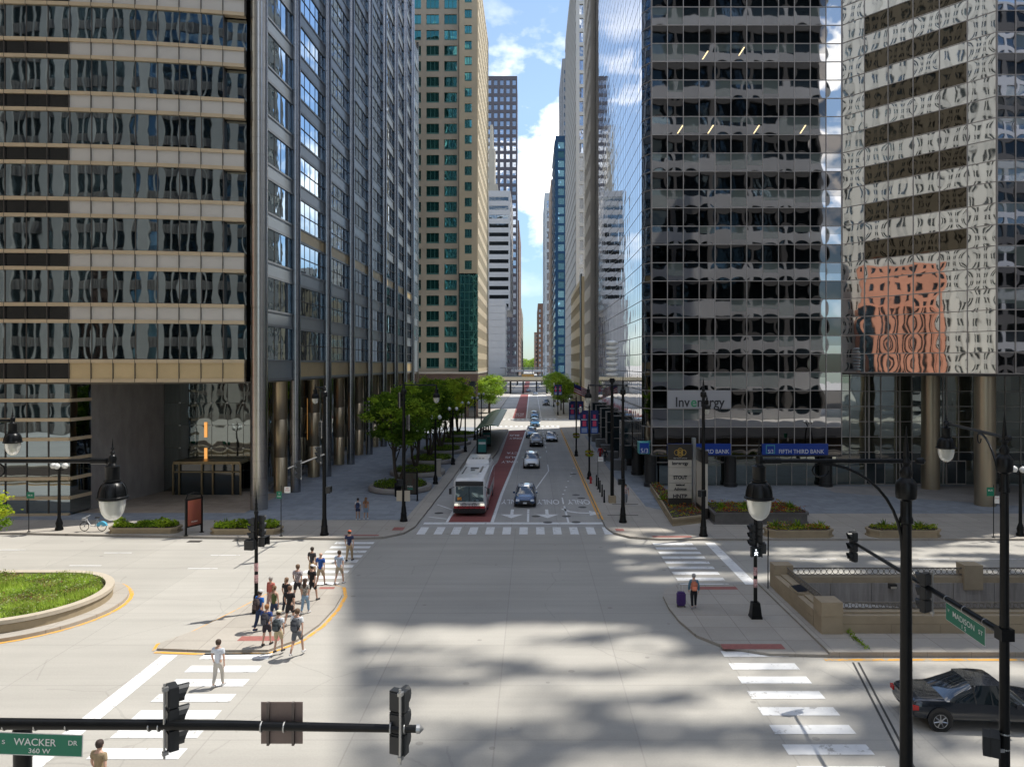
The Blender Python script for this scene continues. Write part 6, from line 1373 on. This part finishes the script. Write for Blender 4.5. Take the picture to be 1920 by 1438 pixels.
def person(px,py,h,rz,label,shirt,bottom,kind='shorts',hair='short',hairc=(.06,.04,.025),skin=0,stride=.5,arm=.4,bag=None,shoe=(.5,.5,.5),cap=None,sleeve='short',lean=0.,bent=(0,0),group=None,z=0.,xy=None,female=False):
    x,y=xy or G(px,py,z); o=thing('person',(x,y,z),label,'person',group,rz); s=h/1.75; ph=random.random()
    st=stride; 
    sh=.165 if female else .19
    V={}
    V['pel']=(0,0,.94); V['wst']=(0,0.0,1.09); V['che']=(0,.01+lean*.5,1.27); V['upc']=(0,.0+lean,1.41); V['nek']=(0,.01+lean,1.51); V['hd0']=(0,.03+lean,1.58); V['hd1']=(0,.03+lean,1.66); V['hd2']=(0,.02+lean,1.73)
    for sd,n in ((1,'r'),(-1,'l')):
        sw=st*sd*.5     # leg swing: right forward
        hipx=sd*.095; kf=sw*.42; V['hip'+n]=(hipx,0,.88)
        ff=.30*sw*2; kn=(hipx*1.0,ff*.62+(.04 if sw>0 else .05),.49+(.0 if sw>0 else 0)); 
        ay=ff if sw>=0 else ff*1.15; az=.09 if sw>=0 else .09+.10*abs(sw)*2
        V['kne'+n]=kn; V['ank'+n]=(hipx,ay,az); V['toe'+n]=(hipx+sd*.02,ay+.15,az-.055 if sw>=0 else az-.085); V['hee'+n]=(hipx,ay-.05,az-.045)
        aw=-sw*arm*1.4; b=bent[0 if sd>0 else 1]
        V['sho'+n]=(sd*sh,lean,1.42); V['elb'+n]=(sd*(sh+.07),lean+aw*.30-.02,1.14)
        V['wri'+n]=(sd*(sh+.07-.10*b),lean+aw*.62+.05+.22*b,.90+.22*b); V['han'+n]=(sd*(sh+.065-.13*b),lean+aw*.72+.07+.28*b,.82+.24*b)
    names=list(V); idx={k:i for i,k in enumerate(names)}
    E=[('pel','wst'),('wst','che'),('che','upc'),('upc','nek'),('nek','hd0'),('hd0','hd1'),('hd1','hd2')]
    for n in 'rl': E+=[('pel','hip'+n),('hip'+n,'kne'+n),('kne'+n,'ank'+n),('ank'+n,'toe'+n),('upc','sho'+n),('sho'+n,'elb'+n),('elb'+n,'wri'+n),('wri'+n,'han'+n)]
    rad={'pel':.125,'wst':.115,'che':.13,'upc':.105,'nek':.052,'hd0':.075,'hd1':.093,'hd2':.06,'hip':.085,'kne':.058,'ank':.038,'toe':.033,'hee':.03,'sho':.058,'elb':.042,'wri':.027,'han':.035}
    sc=lambda p:(p[0]*s,p[1]*s,p[2]*s)
    keep=[k for k in names if not k.startswith('hee')]; ix={k:i for i,k in enumerate(keep)}
    me=skin_mesh([sc(V[k]) for k in keep],[(ix[a],ix[b]) for a,b in E],[rad[k if k in rad else k[:-1]]*s for k in keep],ix['pel'])
    bm=bmesh.new(); bm.from_mesh(me); base=len(bm.verts)
    # flatten the trunk front to back
    for v in bm.verts:
        zz=v.co.z/s
        if .85<zz<1.47 and abs(v.co.x)<.24*s: v.co.y=(lean*s if zz>1.2 else 0)+(v.co.y-(lean*s if zz>1.2 else 0))*.80
    me2=MB()
    for n,sd in (('r',1),('l',-1)):
        hnd=Vector(V['han'+n])*s; wr=Vector(V['wri'+n])*s; d=(hnd-wr).normalized(); sidev=Vector((0,1,0)); sidev=(sidev-d*sidev.dot(d)).normalized(); inn=Vector((-sd,0,0))
        for k,(off_,ln) in enumerate(((-.027,.062),(-.009,.075),(.009,.08),(.027,.07))):
            p0=hnd+sidev*(off_*-1*s)+d*.01*s; me2.tube([p0,p0+d*ln*.5*s+inn*.006,p0+d*ln*s+inn*.03*s],[.0095*s,.0085*s,.006*s],5)
        p0=hnd-d*.02*s+sidev*.03*s; me2.tube([p0,p0+d*.03*s+sidev*.025*s,p0+d*.06*s+sidev*.02*s+inn*.015],[.011*s,.01*s,.007*s],5)
    hd=Vector(V['hd1'])*s
    me2.tube([hd+Vector((0,.088*s,.02*s)),hd+Vector((0,.115*s,-.015*s)),hd+Vector((0,.09*s,-.03*s))],[.008*s,.014*s,.008*s],5)
    for sd in (1,-1): me2.lathe([(.002,-.008),(.028,-.004),(.028,.004),(.002,.008)],(0,0,0),8,0,Matrix.Translation(hd+Vector((sd*.09*s,0,-.01*s)))@Matrix.Rotation(R(90),4,'Y')@Matrix.Scale(1.25,4,(1,0,0)))
    vs=[bm.verts.new(v) for v in me2.v]
    for f in me2.f:
        try: bm.faces.new([vs[i] for i in f])
        except ValueError: pass
    bm.to_mesh(me); bm.free(); me.materials.clear(); me.materials.append(SK[skin]); me.name='body'
    for p in me.polygons: p.material_index=0; p.use_smooth=True
    b=bpy.data.objects.new('body',me); C.objects.link(b); b.parent=o
    fb=MB()
    for sd in (1,-1): fb.lathe([(.002,-.012),(.012,0),(.002,.012)],tuple(hd+Vector((sd*.034*s,.088*s,.012*s))),6,0)
    fb.tube([hd+Vector((-.024*s,.09*s,-.05*s)),hd+Vector((.024*s,.09*s,-.05*s))],.005*s,4,1); fb.build('face_features',[mat('eye_dark',(.03,.02,.02),.3),mat('lip',(.35,.14,.11),.5)],b,world=False)
    def garment(name,keys,edges,rr,m,flat=True,sub=1,root=0):
        i2={k:i for i,k in enumerate(keys)}
        me=skin_mesh([sc(keys[k]) for k in keys],[(i2[a],i2[b]) for a,b in edges],[r*s for r in rr],root,sub,name)
        for v in me.vertices:
            zz=v.co.z/s
            if flat and .80<zz<1.47 and abs(v.co.x)<.26*s: v.co.y=(lean*s if zz>1.2 else 0)+(v.co.y-(lean*s if zz>1.2 else 0))*.84
        me.materials.clear(); me.materials.append(m)
        for p in me.polygons: p.material_index=0; p.use_smooth=True
        g_=bpy.data.objects.new(name,me); C.objects.link(g_); g_.parent=o; return g_
    K={k:V[k] for k in ('wst','che','upc','shor','shol')}; K['hem']=(0,0,.90)
    lerp=lambda a,b,t:tuple(a[i]+(b[i]-a[i])*t for i in range(3))
    t_=.62 if sleeve=='short' else .98
    for n in 'rl': K['slv'+n]=lerp(V['sho'+n],V['elb'+n],t_)
    K['col']=lerp(V['upc'],V['nek'],.45)
    ks={k:K[k] for k in ('wst','hem','che','upc','col','shor','shol','slvr','slvl')}; eg=[('wst','hem'),('wst','che'),('che','upc'),('upc','col'),('upc','shor'),('upc','shol'),('shor','slvr'),('shol','slvl')]; rr=[.137,.152,.152,.128,.07,.078,.078,.070,.070]
    if sleeve=='long':
        for n in 'rl': ks['fa'+n]=lerp(V['elb'+n],V['wri'+n],.9); eg.append(('slv'+n,'fa'+n)); rr.append(.045)
    if sleeve=='none': 
        ks={k:ks[k] for k in ('wst','hem','che','upc','col')}; eg=eg[:4]; rr=rr[:5]
    garment('shirt',ks,eg,rr,shirt)
    K={'pel':(0,0,.95),'wb':(0,0,1.03)}; eg=[('pel','wb')]; rr=[.142,.13]
    tt={'shorts':.72,'long':None,'skirt':.5}[kind]
    for n in 'rl':
        K['hip'+n]=lerp(V['hip'+n],V['kne'+n],.12); eg.append(('pel','hip'+n)); rr.append(.112)
        if kind=='long':
            K['kne'+n]=V['kne'+n]; K['cuf'+n]=lerp(V['kne'+n],V['ank'+n],.92); eg+=[('hip'+n,'kne'+n),('kne'+n,'cuf'+n)]; rr+=[.078,.062]
        else: K['end'+n]=lerp(V['hip'+n],V['kne'+n],.85 if kind=='shorts' else .55); eg.append(('hip'+n,'end'+n)); rr.append(.09 if kind=='shorts' else .1)
    garment({'shorts':'shorts','long':'trousers','skirt':'skirt'}[kind],K,eg,rr,bottom)
    sm=cloth(shoe)
    for n in 'rl':
        a=Vector(V['hee'+n])*s; t=Vector(V['toe'+n])*s; mb=MB(); mb.tube([a+Vector((0,-.02,0)),a+Vector((0,.02,.01)),(a+t)/2+Vector((0,0,.012)),t,t+Vector((0,.045*s,-.004))],[.03*s,.05*s,.05*s,.046*s,.02*s],8,0,squash=1.0); mb.build('shoe',sm,o,world=False,smooth=True)
    hm=mat('hair_%03d%03d'%(hairc[0]*999,hairc[1]*999),hairc,.75,var=.3,scale=30)
    mb=MB(); hp=hd; 
    prof=[(.080,-.075),(.098,-.03),(.104,.02),(.098,.06),(.075,.095),(.04,.112),(.002,.116)]
    i0=len(mb.v); mb.lathe([(r*s,z_*s) for r,z_ in prof],(hp.x,hp.y-.014*s,hp.z+.005*s),16,caps=False)
    mb.v=[(v[0],min(v[1],hp.y+(.062 if v[2]<hp.z+.05*s else .10)*s),v[2]) for v in mb.v]
    if hair=='long':
        mb.tube([(hp.x,hp.y-.05*s,hp.z+.04*s),(hp.x,hp.y-.085*s,hp.z-.08*s),(hp.x,hp.y-.11*s,hp.z-.22*s),(hp.x,hp.y-.10*s,hp.z-.38*s)],[.08*s,.095*s,.105*s,.05*s],10,squash=.6)
    if hair=='tail': mb.tube([(hp.x,hp.y-.1*s,hp.z+.05*s),(hp.x,hp.y-.15*s,hp.z-.02*s),(hp.x,hp.y-.14*s,hp.z-.2*s)],[.035*s,.04*s,.012*s],8)
    if hair!='bald': mb.build('hair',hm,o,world=False,smooth=True)
    if cap:
        mb=MB(); mb.lathe([(.106*s,.02*s),(.108*s,.06*s),(.085*s,.105*s),(.04*s,.125*s),(.002,.128*s)],(hp.x,hp.y-.005*s,hp.z),16,caps=False); mb.box(hp.x-.07*s,hp.x+.07*s,hp.y+.07*s,hp.y+.19*s,hp.z+.02*s,hp.z+.032*s); mb.build('cap',cloth(cap),o,world=False,smooth=True,angle=50)
    if bag:
        yb=(-.10+lean)*s; bmb=MB(); bm_=bmesh.new(); 
        bmesh.ops.create_cube(bm_,size=1); bmesh.ops.bevel(bm_,geom=bm_.edges[:],offset=.18,segments=3,affect='EDGES')
        me=bpy.data.meshes.new('backpack'); 
        for v in bm_.verts: v.co=Vector((v.co.x*.31*s,yb-.08*s+v.co.y*.19*s,1.20*s+v.co.z*.47*s))
        bm_.to_mesh(me); bm_.free(); me.materials.append(cloth(bag)); me.polygons.foreach_set('use_smooth',[True]*len(me.polygons)); bo_=bpy.data.objects.new('backpack',me); C.objects.link(bo_); bo_.parent=o
        mb=MB(); mb.box(-.11*s,.11*s,yb-.205*s,yb-.165*s,1.02*s,1.2*s)
        mb.build('pocket',cloth(tuple(min(1,c*1.6+.01) for c in bag)),bo_,world=False)
        for sd in (1,-1): mb=MB(); mb.tube([(sd*.1*s,yb,1.38*s),(sd*.105*s,(lean-.02)*s,1.475*s),(sd*.11*s,(lean+.11)*s,1.40*s),(sd*.12*s,(lean+.10)*s,1.22*s),(sd*.13*s,yb+.02,1.08*s)],.017*s,5); mb.build('strap',cloth(bag),bo_,world=False)
    return o
GC='people crossing to the left refuge'
PAT=cloth((.16,.13,.17),.8,(.65,.6,.62),14); PAT2=cloth((.25,.24,.22),.8,(.6,.58,.52),16)
Z=.1
person(655,1052,1.86,R(-8),'man in orange cap, navy tee and khaki trousers, farthest up the crossing',cloth((.02,.03,.08)),cloth((.38,.29,.18)),'long',cap=(.62,.14,.06),group=GC,shoe=(.03,.03,.03),stride=.6)
person(636,1096,1.84,R(-12),'man in light blue shirt and beige shorts on the far crossing bars',cloth((.42,.52,.66)),cloth((.45,.40,.30)),group=GC,stride=.9,shoe=(.4,.4,.42))
person(585,1086,1.78,R(-20),'person in dark grey tee and tan shorts, left of the blue polo',cloth((.045,.045,.05)),cloth((.45,.32,.18)),group=GC,skin=1,hairc=(.04,.03,.02))
person(601,1100,1.84,R(-15),'balding man in bright blue polo and khaki shorts',cloth((.02,.09,.36)),cloth((.42,.36,.26)),hair='bald',group=GC,stride=.8,shoe=(.05,.05,.05))
person(558,1128,1.85,R(-15),'man in purple patterned shirt and dark shorts',PAT,cloth((.03,.03,.035)),group=GC,stride=.8,hairc=(.16,.10,.06),z=Z,shoe=(.45,.3,.2))
person(585,1127,1.82,R(-25),'man in black tee, black shorts and white cap',cloth((.02,.02,.022)),cloth((.02,.02,.022)),cap=(.7,.7,.7),group=GC,z=Z,stride=.8,shoe=(.05,.05,.05))
person(508,1146,1.66,R(160),'grey-haired woman in coral jacket facing the camera',cloth((.50,.14,.11)),cloth((.45,.28,.25)),'long',hairc=(.35,.33,.30),sleeve='long',group=GC,z=Z,stride=.4,female=True)
person(572,1151,1.68,R(-10),'woman with long brown hair, patterned blouse and light jeans',PAT2,cloth((.25,.38,.52)),'long',hair='long',hairc=(.07,.04,.025),group=GC,z=Z,stride=.6,female=True,shoe=(.5,.5,.5))
person(537,1150,1.70,R(-15),'woman in black top half hidden behind the man in black tee',cloth((.02,.02,.022)),cloth((.03,.04,.06)),'long',hair='tail',group=GC,z=Z,female=True,hairc=(.2,.12,.07))
person(543,1173,1.80,R(-12),'man in loose black tee and black shorts in mid group',cloth((.018,.018,.02)),cloth((.025,.025,.03)),group=GC,z=Z,stride=.7,hairc=(.12,.06,.03),shoe=(.35,.35,.35))
person(514,1168,1.70,R(-10),'woman in olive top and navy shorts with a bun',cloth((.10,.13,.045)),cloth((.03,.05,.10)),hair='tail',hairc=(.18,.10,.05),sleeve='none',group=GC,z=Z,stride=.5,female=True)
person(487,1183,1.82,R(-30),'man in bright blue tee, cap and dark backpack with navy jeans',cloth((.02,.14,.50)),cloth((.015,.035,.09)),'long',cap=(.55,.55,.55),bag=(.05,.035,.035),group=GC,z=Z,stride=.6,shoe=(.03,.05,.12))
person(500,1210,1.72,R(-8),'boy in royal blue tee, dark backpack and black shorts',cloth((.03,.07,.25)),cloth((.03,.025,.035)),hairc=(.30,.13,.05),bag=(.035,.035,.045),group=GC,z=Z,stride=.5,shoe=(.02,.02,.02))
person(522,1223,1.72,R(-10),'person in white tee, cap and dark backpack with khaki shorts',cloth((.62,.65,.70)),cloth((.48,.40,.25)),cap=(.6,.55,.42),bag=(.035,.045,.05),group=GC,z=Z,stride=.45,shoe=(.03,.03,.03))
person(557,1228,1.88,R(-8),'young man in white tee with grey backpack and grey shorts, nearest of the group',cloth((.68,.70,.72)),cloth((.13,.14,.16)),bag=(.05,.055,.065),group=GC,z=Z,stride=1.0,hairc=(.12,.07,.04),shoe=(.55,.55,.55))
person(409,1288,1.75,R(-8),'man in white tee and white trousers walking alone on the near crossing',cloth((.62,.66,.72)),cloth((.52,.49,.44)),'long',stride=.5,hairc=(.05,.03,.02),shoe=(.4,.4,.4))
person(0,0,1.78,R(-15),'man in tan tee cut off by the bottom edge of the picture',cloth((.33,.25,.15)),cloth((.1,.1,.12)),'long',xy=(-11.75,19.55),hairc=(.04,.025,.02))
person(671,975,1.66,R(5),'woman in white tee with navy backpack on the left plaza',cloth((.6,.62,.64)),cloth((.02,.03,.08)),'skirt',hairc=(.03,.02,.02),bag=(.02,.03,.08),z=.15,group='pair walking on the left plaza',female=True,skin=1,shoe=(.7,.7,.7))
person(686,974,1.68,R(-5),'woman in brown top and denim shorts on the left plaza',cloth((.33,.17,.10)),cloth((.20,.28,.38)),hair='long',hairc=(.16,.08,.04),z=.15,group='pair walking on the left plaza',female=True,skin=1,shoe=(.7,.7,.7))
person(1125.5,863,1.78,R(10),'person in red jacket walking on the right pavement',cloth((.45,.02,.03)),cloth((.3,.03,.03)),'long',sleeve='long',z=.15)
person(1134.5,868,1.75,R(0),'person in dark clothes beside the red jacket on the right pavement',cloth((.03,.03,.035)),cloth((.03,.03,.035)),'long',sleeve='long',z=.15)
person(1173,946,1.72,R(180),'person in red and white top behind the right lamp mast',cloth((.5,.2,.2),.6,(.6,.55,.55),10),cloth((.2,.22,.25)),'long',z=.15)
person(1301,1141,1.68,R(-5),'grey-haired woman in denim shirt with an orange backpack, pulling a suitcase',cloth((.09,.20,.28)),cloth((.012,.012,.016)),'long',hairc=(.30,.30,.29),sleeve='long',bag=(.52,.17,.10),z=.12,stride=.45,female=True,shoe=(.3,.3,.32))
x,y=G(1277,1137,.12); o=thing('suitcase',(x,y,.12),'purple wheeled suitcase held by the woman with the orange backpack','suitcase')
PUR=mat('suitcase_purple',(.055,.02,.14),.5,var=.2,scale=4)
bm_=bmesh.new(); bmesh.ops.create_cube(bm_,size=1); bmesh.ops.bevel(bm_,geom=bm_.edges[:],offset=.12,segments=3,affect='EDGES'); me=bpy.data.meshes.new('shell')
for v in bm_.verts: v.co=Vector((v.co.x*.42,v.co.y*.27,.40+v.co.z*.66))
bm_.to_mesh(me); bm_.free(); me.materials.append(PUR); ob=bpy.data.objects.new('shell',me); C.objects.link(ob); ob.parent=o
mb=MB()
for k in range(5): mb.box(-.16+k*.075,-.15+k*.075,-.145,-.13,.14,.66)
mb.build('ribs',PUR,o,world=False)
mb=MB(); mb.tube([(-.09,.08,.72),(-.07,.1,1.08),(.07,.1,1.08),(.09,.08,.72)],.012,5); mb.build('handle',STEEL,o,world=False)
for sx in (-.17,.17):
    for sy in (-.09,.09): mb=MB(); mb.lathe([(.04,-.015),(.04,.015)],(0,0,0),10,0,Matrix.Translation((sx,sy,.04))@Matrix.Rotation(R(90),4,'Y')); mb.build('wheel',RUB,o,world=False)
